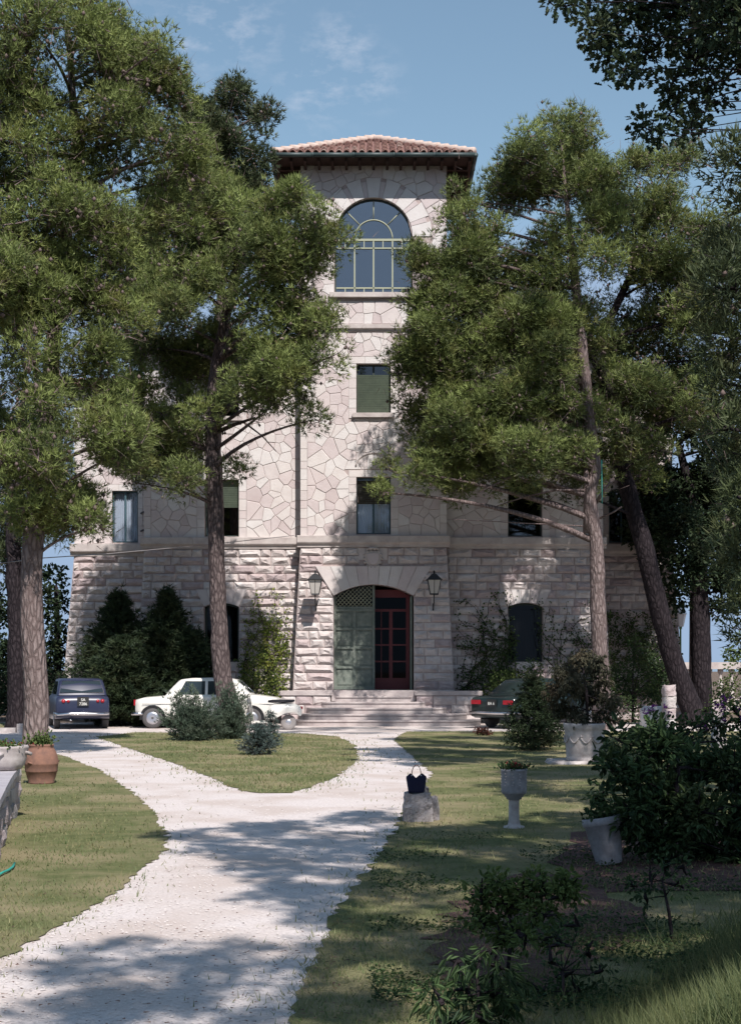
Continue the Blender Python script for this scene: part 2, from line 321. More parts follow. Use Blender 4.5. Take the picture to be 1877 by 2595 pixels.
grav_poly = [(-14, 45.2), (-14, 36.5), (-9.6, 36.2)] + [GD(*p) for p in [(120, 1652), (220, 1703), (300, 1755), (345, 1803), (374, 1850), (370, 1885), (310, 1935), (250, 1985), (150, 2045), (0, 2128)]] + [(-1.6, 5.5), (-1.6, 2), (.35, 2), (.25, 5.5)] + [GD(*p) for p in [(640, 2267), (690, 2130), (735, 2030), (790, 1950), (850, 1880), (880, 1812), (925, 1762), (952, 1712), (958, 1650)]] + [(.6, 37.5), (1.6, 39.3), (11, 39.5), (12.5, 45.2)]
grav_poly = [(x, y) for x, y in grav_poly]
sheet('gravel_path', [(-14, 45.2), (-14, 36.5), (-11, 33), (-7, 16), (-3, 2), (3, 2), (3.5, 12), (3, 36), (12, 39.5), (12.5, 45.2)], .004, GRAV, .07, 1)
isl = [GD(*p) for p in [(215, 1632), (262, 1650), (330, 1672), (400, 1695), (480, 1728), (530, 1750), (580, 1758), (640, 1757), (690, 1745), (740, 1722), (780, 1695), (792, 1675), (785, 1650), (750, 1632), (680, 1625), (300, 1622)]]
_, islp = sheet('island_lawn', isl, .012, LAWN, .05, .2)
lft = [(-12, 26), (-10.2, 32.5)]+[GD(*p) for p in [(135, 1672), (222, 1706), (298, 1757), (342, 1803), (371, 1850), (367, 1885), (307, 1935), (247, 1985), (147, 2045), (0, 2130)]]+[(-2.3, 6), (-2.5, 3), (-12, 3)]
_, lftp = sheet('left_lawn', lft, .012, LAWN, .045, .1)
rgt = [(.95, 38.5), (.55, 34)]+[GD(*p) for p in [(956, 1712), (928, 1762), (884, 1812), (853, 1880), (794, 1950), (738, 2030), (694, 2130), (645, 2267)]]+[(.2, 3), (12, 3), (14, 30), (10, 38.6)]
_, rgtp = sheet('right_lawn', rgt, .012, LAWN, .055, .1)
farl = [(-30, 39.2), (-10.2, 39.2), (-10.6, 44), (-30, 60)]
_, farp = sheet('far_lawn', farl, .012, LAWN, .05, 2)
bed = [GD(*p) for p in [(1020, 1990), (1180, 1930), (1330, 1950), (1420, 2050), (1330, 2150), (1200, 2200), (1000, 2190), (960, 2080)]]
_, bedp = sheet('flower_bed', bed, .02, BEDM, .16, .12)
bed2 = [(1.5, 10.6), (4.8, 10.5), (6, 16), (2.4, 15.2), (1.6, 12.5)]
sheet('shrub_bed', bed2, .018, BEDM, .12, .3)
# grassy bank, lower right
def bank_h(x, y):
    # distance to the right of the toe line from (1.0, 6.4) to (2.45, 9.4)
    dx, dy = 1.45, 3.0; l = math.hypot(dx, dy); s = ((x-.95)*dy-(y-6.4)*dx)/l
    t = max(0, min(1, s/1.6)); h = .62*(t*t*(3-2*t)); return h*max(0, min(1, (11.6-y)/2.2))
V = []; nx, ny = 44, 50
for j in range(ny+1):
    for i in range(nx+1):
        x = .3+i*6/nx; y = 3.5+j*8.5/ny; h = bank_h(x, y); V.append((x, y, (h+random.uniform(-.012, .012)) if h > .01 else -.05))
T = [(j*(nx+1)+i, j*(nx+1)+i+1, (j+1)*(nx+1)+i+1, (j+1)*(nx+1)+i) for j in range(ny) for i in range(nx)]
tag(MB().add(V, T, 0, True).build('grass_bank', LAWN), kind='structure')

def inpoly(px, py, poly):
    c = np.zeros(len(px), bool); n = len(poly)
    for i in range(n):
        x0, y0 = poly[i]; x1, y1 = poly[(i+1) % n]
        if y0 == y1: continue
        k = ((y0 > py) != (y1 > py)) & (px < (x1-x0)*(py-y0)/(y1-y0)+x0); c ^= k
    return c
def pnoise(x, y, s):
    r = np.random.default_rng(int(s*1000) % 977); v = np.zeros(len(x))
    for k in range(7):
        a = r.uniform(0, 6.28); f = s*r.uniform(.6, 2.2); v += np.sin((x*math.cos(a)+y*math.sin(a))*f+r.uniform(0, 6.28))
    return v/4
def grass(name, poly, n, h, m, label, cat='grass', zf=None, wscale=1.0, lean=.7, ymin=3.5, mul=1.0):
    xs = [p[0] for p in poly]; ys = [p[1] for p in poly]; y0, y1 = max(min(ys), ymin), max(ys)
    u = rng.random(n); py = 1/(1/y0+(1/y1-1/y0)*u); px = (rng.uniform(-.30, .30, n))*py
    jx_ = rng.normal(0, 1, n)*(.05+.008*py)*np.where(rng.random(n) < .3, 2.2, .5); jy_ = rng.normal(0, 1, n)*(.03+.008*py)*np.where(rng.random(n) < .3, 2, .5)
    k = inpoly(px+jx_, py+jy_, poly); px, py = px[k], py[k]
    keep = pnoise(px, py, 1.3)+pnoise(px, py, 5.) > rng.uniform(-1.7, .5, len(px)); px, py = px[keep], py[keep]; n = len(px)
    pz = np.zeros(n)+.008 if zf is None else np.array([zf(a, b) for a, b in zip(px, py)])
    P = np.stack([px, py, pz], 1); hh = h*rng.uniform(.5, 1.3, (n, 1))*(1+.25*pnoise(px, py, 3)[:, None]).clip(.4, 2)
    d = unit(np.stack([rng.normal(0, lean, n), rng.normal(0, lean, n), np.ones(n)], 1))
    w = (.0028+.0006*py)[:, None]*wscale*rng.uniform(.7, 1.3, (n, 1)); a = rng.uniform(0, 6.28, n); s = np.stack([np.cos(a), np.sin(a)*.4, np.zeros(n)], 1)
    V = np.stack([P-s*w/2, P+s*w/2, P+d*hh], 1).reshape(-1, 3)
    tint = (.38+.30*pnoise(px, py, .9)+rng.normal(0, .22, n)).clip(0, 1)
    o = npbuild(name, V, np.arange(n*3).reshape(-1, 3), m, tint=np.repeat(tint, 3)); return tag(o, label, cat, kind='stuff')
grass('lawn_grass', lftp, 160000, .042, GRASS, 'sunlit short grass left of the white gravel path')
grass('lawn_grass', islp, 75000, .05, GRASS, 'short grass on the rounded island between the two path branches')
grass('lawn_grass', rgtp, 125000, .05, GRASS, 'patchy shaded grass right of the gravel path')
grass('lawn_grass', farp, 6000, .06, GRASS, 'strip of lawn beyond the kerb at the far left')
bankp = [(.9, 5.0), (.95, 6.4), (2.45, 9.4), (3.6, 11), (6, 11), (6, 5)]
grass('long_grass', bankp, 60000, .17, GRASSL, 'long uncut grass covering the bank in the lower right corner', zf=bank_h, wscale=.9, lean=.5)
grass('weeds', bed+[], 9000, .07, GRASSL, 'sparse weeds coming up through the dark soil bed', cat='weeds', zf=lambda a, b: .02, lean=.9)
n = 26000; u = rng.random(n); py = 1/(1/5.5+(1/14-1/5.5)*u); px = rng.uniform(0, .3, n)*py; kk = (pnoise(px, py, 2.3) > .15); px, py = px[kk], py[kk]; n = len(px)
V_, T_g, tg = leaves(np.stack([px, py, np.array([bank_h(a, b) for a, b in zip(px, py)])+rng.uniform(.015, .07, n)], 1), np.concatenate([rng.normal(0, 1, (n, 2)), rng.uniform(-.1, .8, (n, 1))], 1), .03, .018, rng.random(n), 'quad')
tag(npbuild('ground_cover', V_, T_g, BROAD, tint=tg), 'low dark leafy ground cover in the shaded lower right', 'ground cover', kind='stuff')
# loose stones and pine litter on the path
n = 17000; u = rng.random(n); py = 1/(1/5.+(1/19.-1/5.)*u); px = rng.uniform(-.3, .2, n)*py; k = inpoly(px, py, grav_poly); px, py = px[k], py[k]; n = len(px)
r = rng.uniform(.002, .0065, n)*(1+py*.08); c = np.stack([px, py, .006+r*.3], 1); O = np.array([(1, 0, 0), (0, 1, 0), (-1, 0, 0), (0, -1, 0), (0, 0, .7), (0, 0, -.7)])
V = (c[:, None, :]+O[None]*r[:, None, None]*rng.uniform(.6, 1.3, (n, 6, 1))).reshape(-1, 3); T = np.array([(0, 1, 4), (1, 2, 4), (2, 3, 4), (3, 0, 4)])
T = (T[None]+(np.arange(n)*6)[:, None, None]).reshape(-1, 3)
tag(npbuild('gravel', V, T, PEB), 'loose white pebbles scattered over the gravel path', 'gravel', kind='stuff')
n = 3000; u = rng.random(n); py = 1/(1/5.5+(1/30.-1/5.5)*u); px = rng.uniform(-.28, .28, n)*py
V_, tt = blades(np.stack([px, py, np.full(n, .02)], 1), np.concatenate([rng.normal(0, 1, (n, 2)), np.full((n, 1), .02)], 1), 1, .03, .007, .05, rng.random(n))
tag(npbuild('leaf_litter', V_, np.arange(len(V_)).reshape(-1, 3), DRY, tint=tt), 'scattered dry brown leaf litter on path and lawns', 'leaf litter', kind='stuff')

# ---------------------------------------------------------------- villa
villa = empty('stone_villa', (0.1, 46, 0), label='pale stone villa with a central tower, arched windows and tiled roof behind the pines', cat='villa')
def vb(mb, name, m, parent=None):
    """build in world coordinates, parented to the villa or a part of it"""
    o = mb.build(name, m); p = parent or villa; o.parent = p
    if p is villa: o.matrix_parent_inverse = Matrix.Translation((-.1, -46, 0))
    return o
YT, YW, YC = 45.0, 45.6, 47.9
XC = .097; XT = (-2.216, 2.41); XW = (-7.25, 7.44); XCo = (-9.96, 10.15); HB = 5.56
BAT = .28
def arch_top(op, x):
    """height of an opening at x"""
    if not op.get('rise'): return op['z1']
    hw = (op['x1']-op['x0'])/2; R = (hw*hw+op['rise']**2)/(2*op['rise']); cz = op['z1']+op['rise']-R; d = x-(op['x0']+op['x1'])/2
    return cz+math.sqrt(max(R*R-d*d, 0))
def op(xc, hw, z0, z1, rise=0): return dict(x0=xc-hw, x1=xc+hw, z0=z0, z1=z1, rise=rise)
def wall(name, x0, x1, z0, z1, yf, th, ops, m, parent=None):
    """solid wall pierced by openings; yf(z) front plane"""
    xs = {x0, x1}
    for o in ops:
        xs |= {o['x0'], o['x1']}
        if o.get('rise'): xs |= {o['x0']+(o['x1']-o['x0'])*k/14 for k in range(1, 14)}
    xs = sorted(xs); M = MB()
    for a, b in zip(xs, xs[1:]):
        mid = (a+b)/2; cur = [(z0, z0)]; here = sorted([o for o in ops if o['x0'] <= mid <= o['x1']], key=lambda o: o['z0']); lo = (z0, z0)
        for o in here+[None]:
            hi = (z1, z1) if o is None else (o['z0'], o['z0'])
            if hi[0]-lo[0] > 1e-4 or hi[1]-lo[1] > 1e-4:
                M.hexa([(a, yf(lo[0]), lo[0]), (b, yf(lo[1]), lo[1]), (b, YB(name), lo[1]), (a, YB(name), lo[0]), (a, yf(hi[0]), hi[0]), (b, yf(hi[1]), hi[1]), (b, YB(name), hi[1]), (a, YB(name), hi[0])])
            if o: lo = (arch_top(o, a), arch_top(o, b))
    return vb(M, 'wall', m)
_yb = {}
def YB(n): return _yb[n]
W_big = op(XC, 1.233, 13.6, 15.39, 1.232); W_t2 = op(XC, .543, 9.80, 11.37); W_t1 = op(XC, .543, 5.98, 7.78)
DOOR = op(XC, 1.26, 1.05, 4.02, .36)
wl, wr = -4.76, 4.95
GFl, GFr = op(wl, .556, 1.94, 3.70, .13), op(wr, .556, 1.94, 3.70, .13)
W1l, W1r = op(wl, .547, 5.96, 7.78), op(wr, .547, 5.96, 7.78)
W2l, W2r = op(wl, .547, 9.80, 11.37), op(wr, .547, 9.80, 11.37)
C1l, C1r = op(-8.255, .435, 5.97, 7.71), op(8.45, .435, 5.97, 7.71)
C2l, C2r = op(-8.255, .435, 9.80, 11.30), op(8.45, .435, 9.80, 11.30)
slope = lambda face: (lambda z: face-BAT*max(0, (HB-z)/HB))
flatf = lambda face: (lambda z: face)
_yb.update(tb=45.55, wb=46.0, cb=48.3, tu=45.45, wu=46.0, cu=48.3)
wall('tb', XT[0], XT[1], 0, HB, slope(YT), .5, [DOOR], MORT)
wall('wb', XW[0], XT[0]-.003, 0, HB, slope(YW), .4, [GFl], MORT); wall('wb', XT[1]+.003, XW[1], 0, HB, slope(YW), .4, [GFr], MORT)
wall('cb', XCo[0], XW[0]-.003, 0, HB, slope(YC), .4, [], MORT); wall('cb', XW[1]+.003, XCo[1], 0, HB, slope(YC), .4, [], MORT)
wall('tu', XT[0], XT[1], HB+.001, 17.75, flatf(YT), .4, [W_t1, W_t2, W_big], MORT)
wall('wu', XW[0], XT[0]-.003, HB+.001, 12.0, flatf(YW), .4, [W1l, W2l], MORT); wall('wu', XT[1]+.003, XW[1], HB+.001, 12.0, flatf(YW), .4, [W1r, W2r], MORT)
wall('cu', XCo[0], XW[0]-.003, HB+.001, 11.2, flatf(YC), .4, [C1l, C2l], MORT); wall('cu', XW[1]+.003, XCo[1], HB+.001, 11.2, flatf(YC), .4, [C1r, C2r], MORT)
# flared foot of the corners, side and back walls, floors
def wedge(x, fl, face, back, sgn):
    M = MB()
    xo = x+sgn*fl; a, b = (xo, x) if sgn < 0 else (x, xo)
    ta, tb = (x-.001, x) if sgn < 0 else (x, x+.001)
    M.hexa([(a, face-BAT, 0), (b, face-BAT, 0), (b, back, 0), (a, back, 0), (ta, face, HB), (tb, face, HB), (tb, back, HB), (ta, back, HB)]); vb(M, 'buttress', MORT)
wedge(XT[0]-.004, .27, YT, 45.5, -1); wedge(XT[1]+.004, .27, YT, 45.5, 1)
wedge(XW[0]-.004, .26, YW, 47.7, -1); wedge(XW[1]+.004, .26, YW, 47.7, 1)
wedge(XCo[0]-.004, .41, YC, 57, -1); wedge(XCo[1]+.004, .41, YC, 57, 1)
def vbox(name, m, *a): return vb(MB().box(*a), name, m)
for x in (XCo[0], XCo[1]-.4): vbox('wall', MORT, x, x+.4, 48.31, 57, 0, 11.2)
for x in (XW[0], XW[1]-.4): vbox('wall', MORT, x, x+.4, 46.01, 56, 0.01, 11.99)
for x in (XT[0], XT[1]-.4): vbox('wall', MORT, x, x+.4, 45.46, 49.6, 0.02, 17.74)
vbox('wall', MORT, XT[0]+.41, XT[1]-.41, 49.2, 49.6, 12, 17.74)
vbox('wall', MORT, XT[0]+.41, XT[1]-.41, 49.21, 49.5, .03, 11.98)
vbox('wall', MORT, XCo[0]+.41, XCo[1]-.41, 56.5, 56.9, .02, 11.1)
for z in (.9, 5.7, 9.3, 12.6, 17.3): vbox('floor_slab', WOODD, XT[0]+.45, XT[1]-.45, 45.56, 49.1, z, z+.1)
for z in (.9, 5.5, 9.4, 11.7):
    zz_ = z-.55 if z > 11 else z
    vbox('floor_slab', WOODD, XW[0]+.45, XT[0]-.01, 46.02, 55.9, z, z+.1); vbox('floor_slab', WOODD, XT[1]+.01, XW[1]-.45, 46.02, 55.9, z, z+.1)
    vbox('floor_slab', WOODD, XCo[0]+.45, XW[0]-.01, 48.32, 55.9, zz_, zz_+.1); vbox('floor_slab', WOODD, XW[1]+.01, XCo[1]-.45, 48.32, 55.9, zz_, zz_+.1)

# --- rusticated ashlar of the ground floor
def rock(M, x0, x1, z0, z1, yf, mi, rough=.055, sx0=0, sx1=0):
    g = .011; xa, xb, za, zb = x0+g, x1-g, z0+g, z1-g; y = lambda z: yf(z)
    V = [(xa, y(za)+.05, za), (xb, y(za)+.05, za), (xb, y(zb)+.05, zb), (xa, y(zb)+.05, zb)]
    r = lambda s: random.uniform(-s, s)
    V += [(xa+r(.006), y(za)-.02+r(.008), za+r(.006)), (xb+r(.006), y(za)-.02+r(.008), za+r(.006)), (xb+r(.006), y(zb)-.02+r(.008), zb+r(.006)), (xa+r(.006), y(zb)-.02+r(.008), zb+r(.006))]
    ix, iz = min(.10, (xb-xa)*.28), (zb-za)*.3
    q = [(xa+ix, za+iz), (xb-ix, za+iz), (xb-ix, zb-iz), (xa+ix, zb-iz)]
    V += [(px+r(.03), y(pz)-.03-random.uniform(.015, rough+.03), pz+r(.03)) for px, pz in q]
    mx = (xa+xb)/2+r((xb-xa)*.15); mz = (za+zb)/2+r(.03); V.append((mx, y(mz)-.04-random.uniform(.0, rough+.03), mz))
    F_ = [(0, 1, 5, 4), (1, 2, 6, 5), (2, 3, 7, 6), (3, 0, 4, 7), (4, 5, 9, 8), (5, 6, 10, 9), (6, 7, 11, 10), (7, 4, 8, 11), (8, 9, 12), (9, 10, 12), (10, 11, 12), (11, 8, 12)]
    M.add(V, F_, mi)
rowh = .2647; ashl = []
def courses(x0, x1, fl0, fl1, face, blocks, prio, seed, top=HB):
    rr = random.Random(seed); nrow = int(round(top/rowh))
    for i in range(nrow):
        za = i*top/nrow; zb = za+top/nrow; zm = (za+zb)/2; k = 1-zm/HB
        xl, xr = x0-fl0*k, x1+fl1*k; cuts = []
        for b in blocks:
            lo, hi = b(za, zb) or (None, None)
            if lo is not None: cuts.append((lo, hi))
        spans = []; cur = xl
        for lo, hi in sorted(cuts):
            if lo > cur: spans.append((cur, lo))
            cur = max(cur, hi)
        if cur < xr: spans.append((cur, xr))
        for a, b in spans:
            if b-a < .05: continue
            x = a; first = True
            while x < b-1e-6:
                wd = rr.choice([.32, .42, .5, .6, .72])*rr.uniform(.9, 1.1)
                if first and i % 2: wd *= .6
                first = False
                if b-x-wd < .22: wd = b-x
                ashl.append((prio(x+wd/2, zm)*wd, x, x+wd, za, zb, face)); x += wd
def cut_op(o, pad=.0, fan=None):
    def f(za, zb):
        zm = (za+zb)/2
        if zm < o['z0']-.02: return None
        top = o['z1']
        if zm <= top: return (o['x0']-pad, o['x1']+pad)
        if fan and zm <= fan[0]: t = (zm-top)/(fan[0]-top); return (o['x0']-pad-fan[1]*t, o['x1']+pad+fan[1]*t)
        return None
    return f
DF = (4.95, .35)
courses(XT[0], XT[1], .27, .27, YT, [cut_op(DOOR, 0, DF), lambda a, b: (-.35, .55) if (a+b)/2 > 4.95 and (a+b)/2 < 5.45 else None], lambda x, z: (3 if z > .9 else 0), 1)
courses(XW[0], XT[0]-.05, .26, 0, YW, [cut_op(GFl, 0, (4.25, .12))], lambda x, z: 2.0 if z > 1 and (x > -4.2 or z > 3.6) else .2, 2)
courses(XT[1]+.05, XW[1], 0, .26, YW, [cut_op(GFr, 0, (4.25, .12))], lambda x, z: 1.0 if z > 1.6 and x < 6.6 else .1, 3)
courses(XCo[0], XW[0]-.3, .41, 0, YC, [], lambda x, z: 1.6 if z > 2.2 else .1, 4)
courses(XW[1]+.3, XCo[1], 0, .41, YC, [], lambda x, z: .3 if z > 2 else .05, 5)
ashl.sort(key=lambda a: -a[0]); random.seed(21)
rest = MB()
for i, (_, x0, x1, za, zb, face) in enumerate(ashl):
    mi = random.choices(range(5), [4, 4, 2, 1, 3])[0]
    if i < 300:
        b = MB(); rock(b, x0, x1, za, zb, slope(face), 0); vb(b, 'ashlar_block', ASH[mi])
    else: rock(rest, x0, x1, za, zb, slope(face), mi)
tag(vb(rest, 'ashlar_blocks', ASH), kind='stuff')
# voussoirs
def voussoirs(o, n, ztop, extra, yf, dep=.05, mats=STONE, name='voussoir', R2=None, thick=.45):
    hw = (o['x1']-o['x0'])/2; xc = (o['x1']+o['x0'])/2; R = (hw*hw+o['rise']**2)/(2*o['rise']); cz = o['z1']+o['rise']-R; a0 = math.asin(min(1, hw/R))
    for k in range(n):
        if R2: wts = [1.5 if q_ % 2 == 0 else .55 for q_ in range(n)]; tot = sum(wts); t0 = -a0+2*a0*sum(wts[:k])/tot; t1 = -a0+2*a0*sum(wts[:k+1])/tot
        else: t0 = -a0+2*a0*k/n; t1 = -a0+2*a0*(k+1)/n
        gp = .005/R
        if R2:
            rr = R2 if k % 2 == 0 else R2-.12
            q = [(xc+R*math.sin(t0+gp), cz+R*math.cos(t0+gp)), (xc+R*math.sin((t0+t1)/2), cz+R*math.cos((t0+t1)/2)), (xc+R*math.sin(t1-gp), cz+R*math.cos(t1-gp)), (xc+rr*math.sin(t1-gp), cz+rr*math.cos(t1-gp)), (xc+rr*math.sin(t0+gp), cz+rr*math.cos(t0+gp))]
        else:
            e0 = lambda t: (xc+math.sin(t)*(ztop-cz)/math.cos(t)*1.0, ztop)
            q = [(xc+R*math.sin(t0+gp), cz+R*math.cos(t0+gp)), (xc+R*math.sin((t0+t1)/2), cz+R*math.cos((t0+t1)/2)), (xc+R*math.sin(t1-gp), cz+R*math.cos(t1-gp)), e0(t1-gp), e0(t0+gp)]
        y = yf(q[0][1])
        vb(MB().prism(q, y-dep-random.uniform(0, .012), y+thick), name, mats[[0, 4, 1, 3][k % 4] if not R2 else ([4, 2][k % 2])])
voussoirs(DOOR, 9, 4.95, 0, slope(YT), .07)
voussoirs(GFl, 5, 4.25, 0, slope(YW), .05, thick=.35); voussoirs(GFr, 5, 4.25, 0, slope(YW), .05, thick=.35)

# --- crazy paving of the upper floors
def clip(poly, nx_, nz_, d_):
    out_ = []
    for i in range(len(poly)):
        a, b = poly[i], poly[(i+1) % len(poly)]; da = a[0]*nx_+a[1]*nz_-d_; db = b[0]*nx_+b[1]*nz_-d_
        if da <= 0: out_.append(a)
        if (da < 0) != (db < 0) and abs(da-db) > 1e-9: t = da/(da-db); out_.append((a[0]+(b[0]-a[0])*t, a[1]+(b[1]-a[1])*t))
    return out_
flat_ = []
def crazy(x0, x1, z0, z1, ops, face, prio, seed, sp=.305, arch=None):
    rr = random.Random(seed); pts = []; nx_ = int((x1-x0)/sp)+1; nz_ = int((z1-z0)/sp)+1
    for i in range(nx_):
        for j in range(nz_):
            p = (x0+(i+.5+rr.uniform(-.46, .46))*(x1-x0)/nx_, z0+(j+.5+rr.uniform(-.46, .46))*(z1-z0)/nz_)
            if rr.random() < .16: continue
            if any(o[0] < p[0] < o[1] and o[2] < p[1] < o[3] for o in ops): continue
            if arch and math.hypot(p[0]-arch[0], p[1]-arch[1]) < arch[2] and p[1] > arch[1]: continue
            pts.append(p)
    A = np.array(pts)
    for i, p in enumerate(pts):
        d2 = ((A-A[i])**2).sum(1); nb = np.argsort(d2)[1:20]; poly = [(x0, z0), (x1, z0), (x1, z1), (x0, z1)]
        for j in nb:
            q = pts[j]; nx2, nz2 = q[0]-p[0], q[1]-p[1]; l = math.hypot(nx2, nz2); nx2 /= l; nz2 /= l
            poly = clip(poly, nx2, nz2, (p[0]+q[0])/2*nx2+(p[1]+q[1])/2*nz2-.0055)
            if len(poly) < 3: break
        for o in ops:
            if len(poly) < 3: break
            dist = [(o[0]-p[0], (1, 0, o[0])), (p[0]-o[1], (-1, 0, -o[1])), (o[2]-p[1], (0, 1, o[2])), (p[1]-o[3], (0, -1, -o[3]))]
            if max(x for x, _ in [(min(q[0] for q in poly)-o[1], 0), (o[0]-max(q[0] for q in poly), 0), (min(q[1] for q in poly)-o[3], 0), (o[2]-max(q[1] for q in poly), 0)]) > 0: continue
            h = max(dist)[1]; poly = clip(poly, *h)
        if arch and len(poly) > 2:
            vx, vz = p[0]-arch[0], p[1]-arch[1]; l = math.hypot(vx, vz)
            if p[1] > arch[1]-.1 and l < arch[2]+1.5: poly = clip(poly, -vx/l, -vz/l, -(arch[0]*vx/l+arch[1]*vz/l+arch[2]))
        if len(poly) < 3: continue
        # dedupe
        pl = [poly[0]]
        for q in poly[1:]:
            if math.hypot(q[0]-pl[-1][0], q[1]-pl[-1][1]) > .012: pl.append(q)
        if math.hypot(pl[0][0]-pl[-1][0], pl[0][1]-pl[-1][1]) < .012: pl.pop()
        if len(pl) < 3: continue
        ar = abs(sum(pl[k][0]*pl[(k+1) % len(pl)][1]-pl[(k+1) % len(pl)][0]*pl[k][1] for k in range(len(pl))))/2
        if ar < .004: continue
        flat_.append((prio(*p)*ar, pl, face))
pad = .24
R_ = lambda o, p=pad, t=.22: (o['x0']-p, o['x1']+p, o['z0']-.16, o['z1']+t)
crazy(XT[0]+.22, XT[1]-.22, 5.93, 12.38, [R_(W_t1, pad, .24), R_(W_t2)], YT, lambda x, z: 3 if x < 1.4 else 1.2, 11)
crazy(XT[0]+.02, XT[1]-.02, 12.62, 17.7, [(W_big['x0']-.02, W_big['x1']+.02, 13.35, 15.39)], YT, lambda x, z: 3, 12, .33, arch=(XC, 15.39, 1.86))
crazy(XW[0]+.22, XT[0]-.02, 5.93, 12.0, [R_(W1l), R_(W2l)], YW, lambda x, z: 3 if x > -4.5 and z < 9.9 else (.9 if z < 8.5 else .2), 13)
crazy(XT[1]+.02, XW[1]-.22, 5.93, 12.0, [R_(W1r), R_(W2r)], YW, lambda x, z: .5 if z < 8 else .1, 14)
crazy(XCo[0]+.25, XW[0]-.02, 5.93, 11.2, [R_(C1l, .16), R_(C2l, .16)], YC, lambda x, z: 1.4 if z < 9 else .2, 15)
crazy(XW[1]+.02, XCo[1]-.25, 5.93, 11.2, [R_(C1r, .16), R_(C2r, .16)], YC, lambda x, z: .2, 16)
flat_.sort(key=lambda a: -a[0]); random.seed(22); rest = MB()
def slabst(M, pl, face, mi):
    n = len(pl); cx = sum(p[0] for p in pl)/n; cz = sum(p[1] for p in pl)/n; th = random.uniform(.012, .03)
    V = [(x, face+.02, z) for x, z in pl]+[(x, face-th*.5, z) for x, z in pl]+[(cx+(x-cx)*.93, face-th+random.uniform(-.003, .003), cz+(z-cz)*.93) for x, z in pl]
    M.add(V, [(i, (i+1) % n, n+(i+1) % n, n+i) for i in range(n)]+[(n+i, n+(i+1) % n, 2*n+(i+1) % n, 2*n+i) for i in range(n)]+[tuple(2*n+i for i in range(n))], mi)
for i, (_, pl, face) in enumerate(flat_):
    mi = random.choices(range(6), [4, 3, 3, 3, 3, 1.4])[0]
    if i < 300: b = MB(); slabst(b, pl, face, 0); vb(b, 'wall_stone', STONE[mi])
    else: slabst(rest, pl, face, mi)
tag(vb(rest, 'wall_stones', STONE), kind='stuff')
# quoins and window jambs
def quoins(xa, xb, z0, z1, face, seed, alt=.12, side=1):
    rr = random.Random(seed); z = z0
    k = 0
    while z < z1-.01:
        h = min(rr.uniform(.24, .40), z1-z);
        if z1-z-h < .12: h = z1-z
        e = alt*(k % 2)*.0
        vb(MB().box(xa+.004, xb-.004, face-rr.uniform(.016, .03), face+.03, z+.006, z+h-.006), 'quoin', STONE[rr.choice([0, 1, 4, 3])]); z += h; k += 1
quoins(XT[0], XT[0]+.22, 5.93, 12.38, YT, 1); quoins(XT[1]-.22, XT[1], 5.93, 12.38, YT, 2)
quoins(XW[0], XW[0]+.22, 5.93, 12.0, YW, 3); quoins(XW[1]-.22, XW[1], 5.93, 12.0, YW, 4)
quoins(XCo[0], XCo[0]+.25, 5.93, 11.2, YC, 5); quoins(XCo[1]-.25, XCo[1], 5.93, 11.2, YC, 6)
for o, fc, pd in [(W_t1, YT, pad), (W_t2, YT, pad), (W1l, YW, pad), (W2l, YW, pad), (W1r, YW, pad), (W2r, YW, pad), (C1l, YC, .16), (C2l, YC, .16), (C1r, YC, .16)]:
    z0 = 5.93 if o['z0'] < 6 else o['z0']-.16
    quoins(o['x0']-pd, o['x0'], z0, o['z1'], fc, int(o['x0']*10+o['z0']*100) % 999); quoins(o['x1'], o['x1']+pd, z0, o['z1'], fc, int(o['x1']*10+77+o['z0']) % 999)
    n3 = 3; wx = (o['x1']-o['x0']+2*pd)/n3
    for k in range(n3): vb(MB().box(o['x0']-pd+k*wx+.004, o['x0']-pd+(k+1)*wx-.004, fc-.026, fc+.03, o['z1']+.006, o['z1']+.214), 'lintel_block', STONE[[1, 4, 0][k]])
voussoirs(W_big, 17, 0, 0, flatf(YT), .025, R2=1.86, thick=.3)
# blind relief arches over the first floor windows
for o, fc in [(W_t1, YT), (W1l, YW), (W1r, YW)]:
    xc = (o['x0']+o['x1'])/2; pts = [(xc+.56*math.cos(a), fc-.03, o['z1']+.34+.42*math.sin(a)) for a in [math.pi*k/16 for k in range(17)]]
    vb(MB().tube(pts, .028, 6), 'relief_arch', TRIM)
# cornices
def cornice(x0, x1, face, z0, z1, p, name='cornice'):
    prof = [(face+.1, z0), (face-p*.45, z0), (face-p*.5, z0+(z1-z0)*.22), (face-p*.95, z0+(z1-z0)*.36), (face-p, z0+(z1-z0)*.42), (face-p, z1-.02), (face-p*.6, z1), (face+.1, z1+.02)]
    n = len(prof); V = [(x0, y, z) for y, z in prof]+[(x1, y, z) for y, z in prof]
    M = MB().add(V, [(i, (i+1) % n, (i+1) % n+n, i+n) for i in range(n)]+[tuple(range(n))[::-1], tuple(range(n, 2*n))]); return vb(M, name, TRIM)
def cornice_run(x0, x1, face, z0, z1, p):
    n = max(1, int((x1-x0)/1.3)); 
    for k in range(n): cornice(x0+(x1-x0)*k/n+.003, x0+(x1-x0)*(k+1)/n-.003, face, z0, z1, p)
cornice_run(XT[0]-.1, XT[1]+.1, YT, 5.56, 5.93, .17)
cornice_run(XW[0]-.1, XT[0]-.104, YW, 5.56, 5.93, .17); cornice_run(XT[1]+.104, XW[1]+.1, YW, 5.56, 5.93, .17)
cornice_run(XCo[0]-.12, XW[0]-.11, YC, 5.50, 5.92, .2); cornice_run(XW[1]+.11, XCo[1]+.12, YC, 5.50, 5.92, .2)
cornice_run(XT[0]-.07, XT[1]+.07, YT, 12.38, 12.60, .13)
